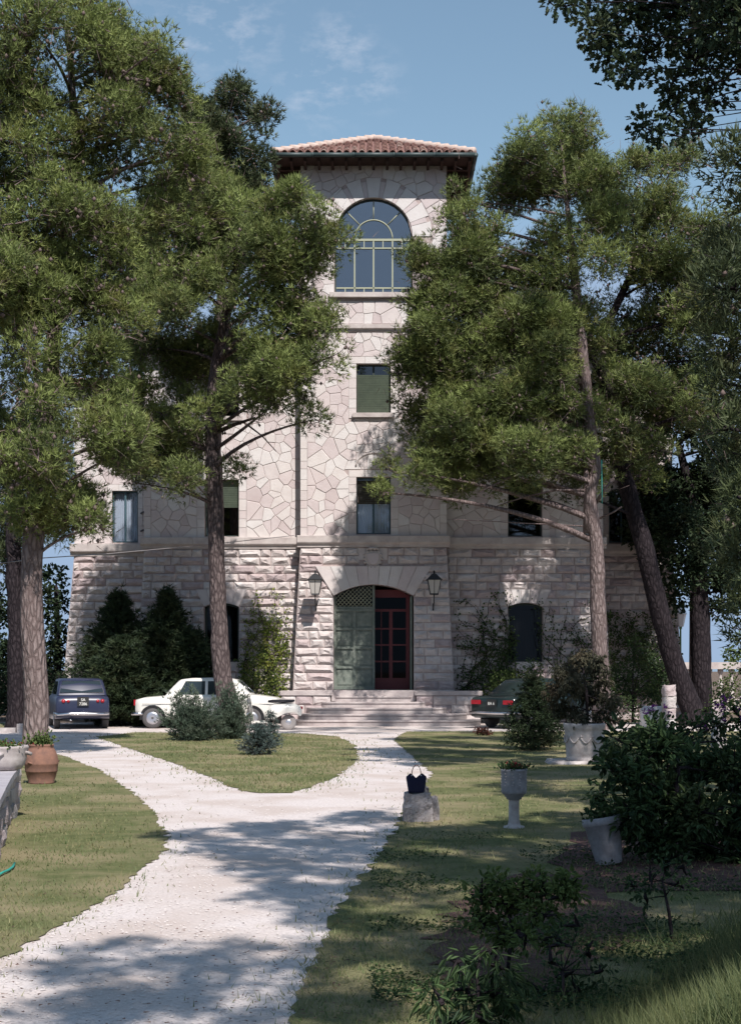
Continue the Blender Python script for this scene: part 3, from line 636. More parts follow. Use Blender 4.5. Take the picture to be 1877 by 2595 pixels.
# --- windows
def ring(o, t, y0, y1, m, name, parent=None):
    """frame around an opening"""
    M = MB(); x0, x1, z0, z1 = o['x0'], o['x1'], o['z0'], o['z1']
    M.box(x0+.002, x0+t, y0, y1, z0+.002, z1); M.box(x1-t, x1-.002, y0, y1, z0+.002, z1); M.box(x0+t, x1-t, y0, y1, z0+.002, z0+t)
    if not o.get('rise'): M.box(x0+t, x1-t, y0, y1, z1-t, z1-.002)
    else:
        k = 16
        for i in range(k):
            xa, xb = x0+(x1-x0)*i/k, x0+(x1-x0)*(i+1)/k; hw = (x1-x0)/2; xc = (x0+x1)/2
            R = (hw*hw+o['rise']**2)/(2*o['rise']); cz = o['z1']+o['rise']-R; a0 = math.asin(min(1, hw/R)); ta, tb = -a0+2*a0*i/k, -a0+2*a0*(i+1)/k; R1 = R-.003; R0 = R-t
            P4 = [(xc+R0*math.sin(ta), cz+R0*math.cos(ta)), (xc+R0*math.sin(tb), cz+R0*math.cos(tb)), (xc+R1*math.sin(tb), cz+R1*math.cos(tb)), (xc+R1*math.sin(ta), cz+R1*math.cos(ta))]
            M.prism(P4, y0, y1)
    return vb(M, name, m, parent)
def pane(o, y, m, parent, inset=.02, name='pane'):
    x0, x1 = o['x0']+inset, o['x1']-inset; k = 12; pts = [(x0, o['z0']+inset), (x1, o['z0']+inset)]
    if o.get('rise'): pts += [(x1-(x1-x0)*i/k, arch_top(o, x1-(x1-x0)*i/k)-inset) for i in range(k+1)]
    else: pts += [(x1, o['z1']-inset), (x0, o['z1']-inset)]
    return vb(MB().prism(pts, y, y+.006), name, m, parent)
def sill(o, face, parent, over=.12, h=.14, p=.14):
    return vb(MB().box(o['x0']-over, o['x1']+over, face-p, face+.2, o['z0']-h, o['z0']-.004), 'sill', TRIM, parent)
def window(o, face, fm, gm=None, blind=None, mull=True, sil=False, curtain=False, rec=.2, t=.05):
    fr = ring(o, t, face+rec, face+rec+.05, fm, 'window')
    pane(o, face+rec+.02, gm or GLASSD, fr)
    if mull: vb(MB().box((o['x0']+o['x1'])/2-.03, (o['x0']+o['x1'])/2+.03, face+rec-.004, face+rec+.046, o['z0']+t, o['z1']-t*.5), 'glazing_bar', fm, fr)
    if blind:
        n = int((blind[1]-blind[0])/.055)
        for k in range(n):
            z = blind[0]+(blind[1]-blind[0])*k/n
            vb(MB().hexa([(o['x0']+.02, face+rec-.03, z+.002), (o['x1']-.02, face+rec-.03, z+.002), (o['x1']-.02, face+rec-.02, z), (o['x0']+.02, face+rec-.02, z), (o['x0']+.02, face+rec-.045, z+.05), (o['x1']-.02, face+rec-.045, z+.05), (o['x1']-.02, face+rec-.02, z+.052), (o['x0']+.02, face+rec-.02, z+.052)]), 'slat', blind[2], fr)
    if curtain:
        n = 40; V = []
        for k in range(n+1):
            x = o['x0']+.05+(o['x1']-o['x0']-.1)*k/n; y = face+rec+.12+.03*math.sin(k*1.7)+.01*math.sin(k*.6)
            V += [(x, y, o['z0']+.05), (x, y, curtain)]
        vb(MB().add(V, [(2*k, 2*k+2, 2*k+3, 2*k+1) for k in range(n)], 0, True), 'curtain', CURT, fr)
    if sil: sill(o, face, fr)
    return fr
window(W_t2, YT, DKFR, blind=(9.82, 11.05, SHUT), sil=True); window(W_t1, YT, TEALF, CLEARG, blind=(6.95, 7.7, BROWNB), curtain=7.2)
window(W1l, YW, DKFR, blind=(6.9, 7.75, SHUT)); window(W1r, YW, DKFR, mull=False)
window(W2l, YW, DKFR, blind=(10.6, 11.3, SHUT), sil=True); window(W2r, YW, DKFR, blind=(10.2, 11.3, SHUT), sil=True)
window(C1l, YC, TEALF, CLEARG, curtain=7.65, rec=.1); window(C1r, YC, TEALF, curtain=7.65, rec=.1)
window(C2l, YC, DKFR, blind=(9.85, 11.2, SHUT)); window(C2r, YC, DKFR, blind=(9.85, 11.2, SHUT))
for o, f in ((GFl, YW-.13), (GFr, YW-.13)):
    fr = window(o, f, DKFR, GFG, mull=False, rec=.3, t=.07, curtain=3.6); sill(o, f, fr, .06, .16, .1)
# the great arched window
fr = ring(W_big, .05, YT+.14, YT+.20, DKFR, 'window'); pane(W_big, YT+.18, GLASS, fr); sill(W_big, YT, fr, .16, .15, .16)
y0, y1 = YT+.135, YT+.19; zs = 15.33
def bar(x0, x1, z0, z1): vb(MB().box(x0, x1, y0, y1, z0, z1), 'glazing_bar', FRM, fr)
for dx in (-.60, 0, .60): bar(XC+dx-.022, XC+dx+.022, 13.66, zs-.04)
for z in (zs, zs-.265, 13.80): bar(XC-1.18, XC+1.18, z-(.035 if z == zs else .02), z+(.035 if z == zs else .02))
for dx in (-.9, -.3, .3, .9): bar(XC+dx-.015, XC+dx+.015, zs-.24, zs-.04); bar(XC+dx-.015, XC+dx+.015, 13.66, 13.78)
vb(MB().tube([(XC+.60*math.cos(math.pi*k/20), YT+.16, zs+.035+.60*math.sin(math.pi*k/20)) for k in range(21)], .022, 6), 'glazing_bar', FRM, fr)
for a in (45, 90, 135):
    c_, s_ = math.cos(math.radians(a)), math.sin(math.radians(a)); vb(MB().tube([(XC+.62*c_, YT+.16, zs+.04+.62*s_), (XC+1.19*c_, YT+.16, zs+.04+1.19*s_)], .018, 6), 'glazing_bar', FRM, fr)
# --- door
dface = YT-.2
dg = MB(); yd = YT+.12; xl = DOOR['x0']+.004; xm = XC+.04
def leafpoly(xa, xb, zb_, inset=.01):
    k = 10; return [(xa, zb_), (xb, zb_)]+[(xb-(xb-xa)*i/k, arch_top(DOOR, xb-(xb-xa)*i/k)-inset) for i in range(k+1)]
M = MB()
zlat = 3.66
M.box(xl, xl+.07, yd, yd+.06, 1.06, 4.02); M.box(xm-.075, xm, yd-.01, yd+.07, 1.06, arch_top(DOOR, xm)-.01); M.box(xl+.07, xm-.075, yd, yd+.06, 1.06, 1.16); M.box(xl+.07, xm-.075, yd, yd+.06, zlat-.05, zlat+.03)
xmid = (xl+xm)/2; M.box(xmid-.045, xmid+.045, yd, yd+.06, 1.16, zlat-.05)
dl = vb(M, 'door', DOORG); dl['label'] = 'closed weathered grey green door leaf with eight panels and lattice top'
zz = [1.16, 1.66, 2.28, 2.92, 3.61] ; zz = [1.16, 1.80, 2.42, 3.02, 3.61]
for i in range(4):
    for (xa, xb) in ((xl+.07, xmid-.045), (xmid+.045, xm-.075)):
        b = MB().box(xa, xb, yd+.03, yd+.05, zz[i], zz[i+1]); b.box(xa, xb, yd-.025, yd+.029, zz[i+1]-.075, zz[i+1]-.004); b.box(xa+.05, xb-.05, yd+.01, yd+.029, zz[i]+.05, zz[i+1]-.13); vb(b, 'panel', DOORG, dl)
vb(MB().prism([(xl+.07, zlat+.03), (xm-.075, zlat+.03)]+[(xm-.075-(xm-xl-.145)*i/8, arch_top(DOOR, xm-.075-(xm-xl-.145)*i/8)-.015) for i in range(9)], yd+.06, yd+.07), 'pane', BLKG, dl)
b = MB()
for k in range(-8, 12):
    for sgn in (-1, 1):
        pts = []
        for t in np.linspace(0, .8, 33):
            x = xl+.07+k*.13+sgn*t if sgn > 0 else xl+.07+k*.13-t+.4; z = zlat+.03+t
            if xl+.06 < x < xm-.07 and z < arch_top(DOOR, x)-.02: pts.append((x, yd+(.02 if sgn > 0 else .035), z))
        if len(pts) > 1: b.tube([pts[0], pts[-1]], .013, 4)
vb(b, 'lattice', FRM, dl)
# open right leaf, folded back into the reveal
ol = vb(MB().box(DOOR['x1']-.10, DOOR['x1']-.05, YT-.1, YT+1.0, 1.06, 4.0), 'door', DOORG); ol['label'] = 'grey green door leaf standing open against the right reveal'
# red inner glazed door
M = MB(); yr = YT+.62; xa, xb = xm-.06, DOOR['x1']-.11
M.box(xa, xa+.05, yr, yr+.05, 1.06, 4.1); M.box(xb-.11, xb, yr, yr+.05, 1.06, 4.1); M.box(xa+.05, xb-.11, yr, yr+.05, 1.06, 1.42); M.box(xa+.05, xb-.11, yr, yr+.05, 3.55, 3.63); M.box(xa+.05, xb-.11, yr, yr+.05, 4.0, 4.25)
xq = xa+.05+(xb-.11-xa-.05)*.52; M.box(xq-.055, xq+.055, yr-.004, yr+.046, 1.42, 3.55)
for z in (1.95, 2.48, 3.0): M.box(xa+.05, xq-.056, yr, yr+.05, z-.025, z+.025); M.box(xq+.056, xb-.11, yr, yr+.05, z-.025, z+.025)
for x in (xa+.27,): M.box(x-.012, x+.012, yr+.006, yr+.044, 1.42, 3.55)
rd = vb(M, 'door', DOORR); rd['label'] = 'dark red glazed inner door'
vb(MB().box(xa+.02, xb-.02, yr+.02, yr+.026, 1.1, 4.2), 'pane', BLKG, rd)
vb(MB().lathe([(.0, -.09), (.018, -.08), (.018, -.02), (.01, 0)], (xq+.02, yr-.02, 2.15), 10, axis='y'), 'handle', CHR, rd)
vb(MB().box(XC-1.26, XC+1.26, YT-.28, 45.56, .9, 1.05), 'threshold', STEP)
# coat of arms
cx0, cz0 = XC-.02, 5.2; yy = YT-.06
sh = [(-.20, .16), (0, .20), (.20, .16), (.20, -.02), (.13, -.17), (0, -.25), (-.13, -.17), (-.20, -.02)]
crest = vb(MB().prism([(cx0+x*1.35, cz0+z*1.2) for x, z in sh], yy-.05, yy+.1), 'crest', TRIM)
vb(MB().prism([(cx0+x*.9, cz0+z*.85) for x, z in sh], yy-.10, yy-.048), 'shield', STONE[2], crest)
b = MB()
for k in range(14):
    a = 2*math.pi*k/14; b.lathe([(0, -.05), (.035, -.035), (.045, 0), (.03, .02)], (cx0+.27*math.cos(a), yy-.03, cz0+.29*math.sin(a)), 8, axis='y')
b.tube([(cx0-.2, yy-.08, cz0+.27), (cx0-.1, yy-.1, cz0+.32), (cx0+.1, yy-.1, cz0+.32), (cx0+.2, yy-.08, cz0+.27)], .03, 6)
vb(b, 'scrollwork', TRIM, crest)
vb(MB().box(cx0-.45, cx0+.45, YT-.02, YT+.1, 4.97, 5.53), 'ashlar_block', STONE[0])
# steps and podium
Mx = [(-1.25, 1.42, 43.95), (-1.55, 1.75, 43.62), (-1.95, 2.35, 43.24), (-2.2, 2.95, 42.84), (-2.42, 3.35, 42.42)]
def roundslab(x0, x1, yf, yb_, z0, z1, r):
    k = 8; pts = [(x0, yb_), (x0, yf+r)]+[(x0+r-r*math.cos(a), yf+r-r*math.sin(a)) for a in [math.pi/2*i/k for i in range(1, k+1)]]+[(x1-r+r*math.sin(a), yf+r-r*math.cos(a)) for a in [math.pi/2*i/k for i in range(k+1)]]+[(x1, yb_)]
    n = len(pts); ov = .03
    M = MB(); M.add([(x, y, z0) for x, y in pts]+[(x, y, z1-.05) for x, y in pts], [(i, (i+1) % n, (i+1) % n+n, i+n) for i in range(n)]+[tuple(range(n, 2*n))])
    M.add([(x, y-ov*(y < yb_-.01), z1-.05) for x, y in pts]+[(x, y-ov*(y < yb_-.01), z1-.012) for x, y in pts]+[(x, y-(ov-.012)*(y < yb_-.01), z1) for x, y in pts], [(i, (i+1) % n, (i+1) % n+n, i+n) for i in range(n)]+[(n+i, (i+1) % n+n, (i+1) % n+2*n, i+2*n) for i in range(n)]+[tuple(range(2*n, 3*n)), tuple(range(n))[::-1]])
    return M
zt = 1.045
for k, (a, b_, yf_) in enumerate(Mx):
    ztop = zt-.174*(k+1)
    vb(roundslab(a, b_, yf_, 44.3, max(0, ztop-.172), ztop, .3+.15*k), 'step', STEP)
def blockwall(x0, x1, y0, y1, z0, z1, nrow, m):
    M = MB().box(x0+.01, x1-.01, y0+.03, y1, z0, z1-.14); vb(M, 'podium', MORT)
    for i in range(nrow):
        za, zb = z0+(z1-.14-z0)*i/nrow, z0+(z1-.14-z0)*(i+1)/nrow; x = x0
        while x < x1-.02:
            wd = random.uniform(.45, .8); wd = x1-x if x1-x-wd < .3 else wd
            b = MB(); rock(b, x, x+wd, za, zb, lambda z: y0+.02, 0, .02); vb(b, 'podium_block', m[random.randrange(len(m))]); x += wd
    n = max(1, int((x1-x0)/.9))
    for k in range(n): vb(MB().box(x0-.04+(x1-x0+.08)*k/n+.003, x0-.04+(x1-x0+.08)*(k+1)/n-.003, y0-.05, y1, z1-.137, z1), 'coping', STEP)
blockwall(-2.75, -1.22, 43.9, 44.73, 0, 1.03, 3, ASH); blockwall(1.4, 3.4, 43.85, 44.73, 0, 1.03, 3, ASH)
vb(MB().box(-1.2, 1.38, 43.97, 44.735, .72, 1.045), 'landing', STEP)

# --- roofs
def tileset(M_or_list, A, B, apex, ncol, rowlen, sep, seed, asparts, parent):
    """coppi on a triangular slope: A,B eave corners, apex"""
    rr = random.Random(seed); A, B, P = Vector(A), Vector(B), Vector(apex); u = (B-A).normalized(); Wd = (B-A).length
    foot = A+u*((P-A).dot(u)); up = (P-foot); H = up.length; up.normalize(); nrm = u.cross(up).normalized(); cw = Wd/ncol; xf = (P-A).dot(u)
    if nrm.z < 0: nrm = -nrm
    for c in range(ncol):
        xc = (c+.5)*cw; hmax = H*(xc/xf if xc < xf else (Wd-xc)/(Wd-xf)); s = 0; r = 0
        while s < hmax-.05:
            e = min(s+rowlen+.08, hmax+.06); M = MB(); k = 6; V = []
            j = rr.uniform(-.02, .02); ra, rb = cw*.40, cw*.33; lift = .05+(.015)
            for (tt_, rad, lf) in ((s-.04+j, ra, .05), (e, rb, .015)):
                for i in range(k+1):
                    a = math.pi*i/k; V.append(A+u*(xc-rad*math.cos(a)+j*.4)+up*tt_+nrm*(rad*math.sin(a)*.9+lf))
                for i in range(k+1):
                    a = math.pi*i/k; V.append(A+u*(xc-rad*.82*math.cos(a)+j*.4)+up*tt_+nrm*(rad*.82*math.sin(a)*.9+lf-.004))
            q = k+1; F_ = [(i, i+1, 2*q+i+1, 2*q+i) for i in range(k)]+[(i+1, i, q+i, q+i+1) for i in range(k)]
            M.add(V, F_, 0, True); mi = rr.choices(range(4), [4, 4, 3, 2])[0]
            if asparts: vb(M, 'tile', TILE[mi], parent)
            else: M_or_list.add(V, F_, mi, True)
            s += rowlen
def roof(x0, x1, y0, y1, z, rise, ncol, front_parts, overh=.85, tw=True):
    ax, ay = (x0+x1)/2, (y0+y1)/2; ap = (ax, ay, z+rise)
    M = MB(); E = [(x0, y0, z), (x1, y0, z), (x1, y1, z), (x0, y1, z)]
    M.add([(a, b, c+.0) for a, b, c in E]+[ap]+[(a, b, c-.06) for a, b, c in E], [(0, 1, 4), (1, 2, 4), (2, 3, 4), (3, 0, 4), (0, 5, 6, 1), (1, 6, 7, 2), (2, 7, 8, 3), (3, 8, 5, 0), (8, 7, 6, 5)])
    ro = vb(M, 'roof', TILE[2])
    tileset(None, E[0], E[1], ap, ncol, .38, 0, 3, front_parts, ro) if front_parts else None
    T_ = MB()
    if not front_parts: tileset(T_, E[0], E[1], ap, ncol, .38, 0, 3, False, ro)
    n2 = int(round((y1-y0)/((x1-x0)/ncol)))
    tileset(T_, E[1], E[2], ap, n2, .38, 0, 4, False, ro); tileset(T_, E[3], E[0], ap, n2, .38, 0, 5, False, ro); tileset(T_, E[2], E[3], ap, ncol, .38, 0, 6, False, ro)
    tag(vb(T_, 'roof_tiles', TILE, ro), kind='stuff')
    for e in E:
        a = Vector(e)+Vector((0, 0, .05)); b = Vector(ap)+Vector((0, 0, .08)); n = int((b-a).length/.36)
        for k in range(n):
            p, q = a.lerp(b, k/n), a.lerp(b, (k+1.25)/n); vb(MB().tube([p+Vector((0, 0, .035)), q], [.125, .095], 10, jit=.03), 'ridge_tile', HIPT, ro)
    return ro
ov = .80; ex0, ex1, ey0, ey1, ez = XT[0]-ov, XT[1]+ov, YT-ov, 49.6+ov, 17.72
rf = roof(ex0, ex1, ey0, ey1, ez, 1.55, 26, True)
# eaves: boards, rafters, gutters
vb(MB().box(ex0+.05, ex1-.05, ey0+.05, ey1-.05, ez-.10, ez-.062), 'eaves_board', WOODD, rf)
for k in range(15):
    x = ex0+.12+(ex1-ex0-.24)*k/14
    vb(MB().hexa([(x-.04, ey0+.1, ez-.20), (x+.04, ey0+.1, ez-.20), (x+.04, YT-.01, ez-.24), (x-.04, YT-.01, ez-.24), (x-.04, ey0+.1, ez-.101), (x+.04, ey0+.1, ez-.101), (x+.04, YT-.01, ez-.101), (x-.04, YT-.01, ez-.101)]), 'rafter', WOODD, rf)
for sx in (0, 1):
    for k in range(10):
        y = 45.1+k*.5; xa, xb = (ex0+.1, XT[0]-.01) if sx == 0 else (XT[1]+.01, ex1-.1); vb(MB().box(xa, xb, y-.04, y+.04, ez-.21, ez-.101), 'rafter', WOODD, rf)
def gutter(a, b):
    a, b = Vector(a), Vector(b); n = 5
    for k in range(n):
        p, q = a.lerp(b, k/n), a.lerp(b, (k+1)/n); d = (q-p).normalized()
        M = MB(); M.tube([p, q], .07, 10); M.tube([p-d*.02, p+d*.02], .082, 10); vb(M, 'gutter', GUT, rf)
gutter((ex0-.02, ey0-.05, ez-.05), (ex1+.02, ey0-.05, ez-.05)); gutter((ex0-.05, ey0-.02, ez-.05), (ex0-.05, ey1, ez-.05)); gutter((ex1+.05, ey0-.02, ez-.05), (ex1+.05, ey1, ez-.05))
r2 = roof(XW[0]-.6, XT[0]-.02, YW-.6, 56.6, 12.03, 1.2, 22, False); r3 = roof(XT[1]+.02, XW[1]+.6, YW-.6, 56.6, 12.03, 1.2, 22, False)
r4 = roof(XCo[0]-.6, XW[0]-.0, YC-.6, 57.5, 11.25, .7, 12, False); r5 = roof(XW[1]+.0, XCo[1]+.6, YC-.6, 57.5, 11.25, .7, 12, False)

# ---------------------------------------------------------------- wall lanterns
def lantern(x, z, label):
    yw = YT-.22; yc = yw-.72
    o = empty('wall_lantern', (x, yw, z+.05), label=label, cat='wall lantern', group='iron lanterns beside the front door'); o.scale = (.82, .9, .86)
    def lb(M, name, m, p=None): q = M.build(name, m); q.parent = p or o; return q
    def frus(M, r0, r1, z0, z1, yc_=-.72):
        V = [(sx*r0, yc_+sy*r0, z0) for sx, sy in ((-1, -1), (1, -1), (1, 1), (-1, 1))]+[(sx*r1, yc_+sy*r1, z1) for sx, sy in ((-1, -1), (1, -1), (1, 1), (-1, 1))]; M.hexa(V)
    M = MB(); frus(M, .14, .235, .02, .50); lb(M, 'glass_body', FROST)
    M = MB(); 
    for sx in (-1, 1):
        for sy in (-1, 1): M.tube([(sx*.145, -.72+sy*.145, .0), (sx*.243, -.72+sy*.243, .51)], .012, 5)
    M.tube([(0, -.72-.148, 0), (0, -.72-.245, .51)], .009, 4); frus(M, .16, .15, -.02, .018); frus(M, .30, .30, .505, .53); lb(M, 'frame', IRON)
    M = MB(); frus(M, .27, .13, .532, .68); frus(M, .13, .06, .681, .74); M.tube([(0, -.72, .73), (0, -.72, .80)], [.02, .05], 8); M.tube([(0, -.72, .80), (0, -.72, .86)], [.05, .01], 8); lb(M, 'roof', IRON)
    M = MB(); M.tube([(0, -.72, -.01), (0, -.72, -.12), (0, -.6, -.3), (0, -.3, -.42), (0, .02, -.46)], .022, 8); M.tube([(0, .02, -.3), (0, .02, -.56)], .03, 8); M.tube([(0, -.1, -.5), (0, -.35, -.4), (0, -.55, -.24)], .014, 6); lb(M, 'bracket', IRON)
lantern(-1.71, 3.98, 'black iron lantern with pale glass on the sunlit wall left of the front door')
lantern(1.97, 3.98, 'black iron lantern on the shaded wall right of the front door')
# iron bracket by the corner window
b = MB(); 
for z in (6.35, 6.95): b.tube([(-7.72, YC-.02, z), (-7.6, YC-.2, z+.03), (-7.5, YC-.22, z-.06)], .03, 6)
b.tube([(-7.52, YC-.2, 6.3), (-7.47, YC-.24, 6.65), (-7.52, YC-.2, 7.0)], .022, 6)
tag(b.build('iron_bracket', IRON), 'small black iron bracket beside the curtained corner window', 'bracket')
b = empty('iron_railing', (-9.2, 46.9, 0), label='low iron railing against the left corner of the villa', cat='railing')
for k in range(9): q = MB().tube([(-.55+k*.14, 0, .5-k*.02), (-.55+k*.14, 0, 1.55-k*.04)], .012, 5).build('bar', IRON, b)
MB().tube([(-.6, 0, 1.57), (.62, 0, 1.2)], .02, 6).build('handrail', IRON, b)
# cable across the front
pts = [S(0, 1428, 26), S(112, 1414, 29), S(278, 1403, 35), S(500, 1383, 41.5), S(745, 1357, 44.83)]
tag(MB().tube(pts, .011, 5).build('cable', mat('grey_cable', (.28, .26, .26), .7, .2)), 'thin grey cable strung from the left pines to the villa cornice', 'cable')
print('villa done', len(C.objects))

# ---------------------------------------------------------------- trees
def sph(n, zb=0.0):
    v = unit(rng.normal(0, 1, (n, 3))); v[:, 2] += zb; return unit(v)
def curve3(a, b, sag, n=6):
    a, b = Vector(a), Vector(b); m = (a+b)/2+Vector((random.uniform(-.15, .15), random.uniform(-.15, .15), sag))*(b-a).length
    return [a*(1-t)**2+m*2*t*(1-t)+b*t*t for t in [i/n for i in range(n+1)]]
def finish_tree(root, trunkM, bark, V, T, tint, mi, mats, crown='crown'):
    trunkM.v = [tuple(Vector(p)-root.location) for p in trunkM.v]; trunkM.build('trunk', bark, root)
    npbuild(crown, V-np.array(root.location), T, mats, root, tint, mi)['kind'] = 'stuff'
def clumps(lobes, s, dens, flat=.75, edge=.55):
    """lobes: list of (centre, R). returns small clump centres"""
    out_ = []
    for c, R in lobes:
        n = max(2, int(dens*R*R/(s*s))); d = sph(n, .15); r = rng.random(n)**edge
        p = np.array(c)+d*(r*R*.88)[:, None]*np.array([1, 1, .85]); out_ += [(q, s*random.choice([.5, .65, .8, 1, 1.15, 1.3]), c) for q in p]
        n = max(2, int(n*.45)); d = sph(n, .35); p = np.array(c)+d*(R*rng.uniform(1.0, 1.32, n))[:, None]; out_ += [(q, s*random.choice([.28, .36, .45]), c) for q in p]
    return out_
def pine(name, label, trunk, lobes, Y, seed, s=.5, tuft=95, nb=8, L=.13, W=.017, m=PINE, bark=BARK, dens=2.6, spread=1.8, group=None, world=False, cones=.06, cat='pine tree', limb=.022, extra=None, tshift=0.0, fill=1.3, near=0.0, every=1, rk=1.1):
    """trunk: list of (x, y, depth, radius) in drawing pixels, or metres if world"""
    global rng; rng = np.random.default_rng(seed); random.seed(seed)
    tp = [(D(x, y, yy), r) for x, y, yy, r in trunk] if not world else [(Vector((x, y, z)), r) for x, y, z, r in trunk]
    base = tp[0][0].copy(); base.z = 0; root = empty(name, base, label=label, cat=cat, group=group)
    # resample the trunk and roughen it
    pts = []; rad = []
    allp = [(Vector((base.x, base.y, -.1)), tp[0][1]*1.6), (Vector((base.x, base.y, .18)), tp[0][1]*1.22), (Vector((base.x, base.y, .5)).lerp(tp[0][0], .0), tp[0][1]*1.06)]+[q_ for q_ in tp if q_[0].z > .6]
    for (a, ra), (b, rb) in zip(allp, allp[1:]):
        k = max(2, int((b-a).length/.45))
        for i in range(k): pts.append(a.lerp(b, i/k)+Vector((random.uniform(-.02, .02), random.uniform(-.02, .02), 0))); rad.append((ra+(rb-ra)*i/k)*random.uniform(.94, 1.06))
    pts.append(allp[-1][0]); rad.append(allp[-1][1])
    TM = MB(); TM.tube(pts, rad, 14, jit=.05)
    L3 = []
    for l in lobes:
        if world: c = Vector(l[:3]); R = l[3]
        else:
            yy = Y+(l[3] if len(l) > 3 else random.uniform(-spread, spread)); c = D(l[0], l[1], yy); R = l[2]/DS*Y/F
        L3.append((c, R))
    # limbs
    main = list(L3)
    if fill:
        for _ in range(int(fill*len(main))):
            i = random.randrange(len(main)); c, R = main[i]; nb_ = sorted(range(len(main)), key=lambda j: (main[j][0]-c).length)[1:4]; j = random.choice(nb_); c2, R2 = main[j]
            if (c2-c).length > 1.35*(R+R2): continue
            mm_ = (c+c2)/2; f_ = random.uniform(-spread, spread)*.7; q0 = camo.location; dd = (mm_-q0); mm_ = q0+dd*(1+f_/dd.length); L3.append((mm_, (R+R2)*.42))
    for c, R in main[::every]:
        best = None
        for i, p in enumerate(pts):
            if p.z > c.z-.15*(c-p).length: continue
            d = (c-p).length+abs(c.z-p.z)*.35
            if best is None or d < best[0]: best = (d, i)
        if best is None: best = (0, len(pts)//2)
        p = pts[best[1]]; r0 = min(rad[best[1]]*.55, limb+.012*(c-p).length)
        cc = curve3(p, c, .08, 7); TM.tube(cc, [r0*(1-.75*i/7) for i in range(8)], 6, jit=.08)
    cl = clumps(L3, s, dens)
    for q, sr, c in cl:
        if random.random() < .7: TM.tube(curve3(c, q, -.05, 2), [.018, .013, .006], 3, caps=False)
    P = []; Dr = []; ti = []
    for q, sr, c in cl:
        n = int(tuft*(sr/s)**2); d = sph(n, .2); r = (rng.random(n)**.35)*sr; p = q+d*r[:, None]*np.array([1, 1, .82])
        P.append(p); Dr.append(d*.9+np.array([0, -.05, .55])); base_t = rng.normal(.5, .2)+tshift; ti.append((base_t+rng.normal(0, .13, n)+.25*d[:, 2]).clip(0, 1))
    P = np.concatenate(P); Dr = np.concatenate(Dr); ti = np.concatenate(ti)
    V, tt = blades(P, Dr, nb, L, W, .55, ti); T = np.arange(len(V)).reshape(-1, 3); mi = np.zeros(len(T), int)
    # cones and bare twig ends
    nc = int(len(cl)*cones*24); idx = rng.integers(0, len(cl), nc); Cn = np.array([cl[i][0] for i in idx])+rng.normal(0, .3*s, (nc, 3)); Cn[:, 2] -= .1*s
    O = np.array([(1, 0, 0), (0, 1, 0), (-1, 0, 0), (0, -1, 0), (0, 0, 1.3), (0, 0, -1.3)]); rr = rng.uniform(.028, .05, nc)
    V2 = (Cn[:, None, :]+O[None]*rr[:, None, None]).reshape(-1, 3); T2 = np.array([(0, 1, 4), (1, 2, 4), (2, 3, 4), (3, 0, 4), (1, 0, 5), (2, 1, 5), (3, 2, 5), (0, 3, 5)])
    T2 = (T2[None]+(np.arange(nc)*6)[:, None, None]).reshape(-1, 3)+len(V)
    # fine bare twigs
    nt_ = nc*3; idx = rng.integers(0, len(cl), nt_); Tw = np.array([cl[i][0] for i in idx])+rng.normal(0, .5*s, (nt_, 3)); V3, _ = blades(Tw, rng.normal(0, 1, (nt_, 3))+np.array([0, 0, .2]), 1, .35, .014, .3, np.zeros(nt_))
    T3 = np.arange(len(V3)).reshape(-1, 3)+len(V)+len(V2)
    Vx = np.concatenate([V, V2, V3]); Tx = np.concatenate([T, T2, T3]); mi = np.concatenate([mi, np.ones(len(T2)+len(T3), int)]); tx = np.concatenate([tt, np.zeros(len(V2)+len(V3))])
    if extra: extra(TM)
    finish_tree(root, TM, bark, Vx, Tx, tx, mi, [m, CONE]); print(name, len(Tx)); return root
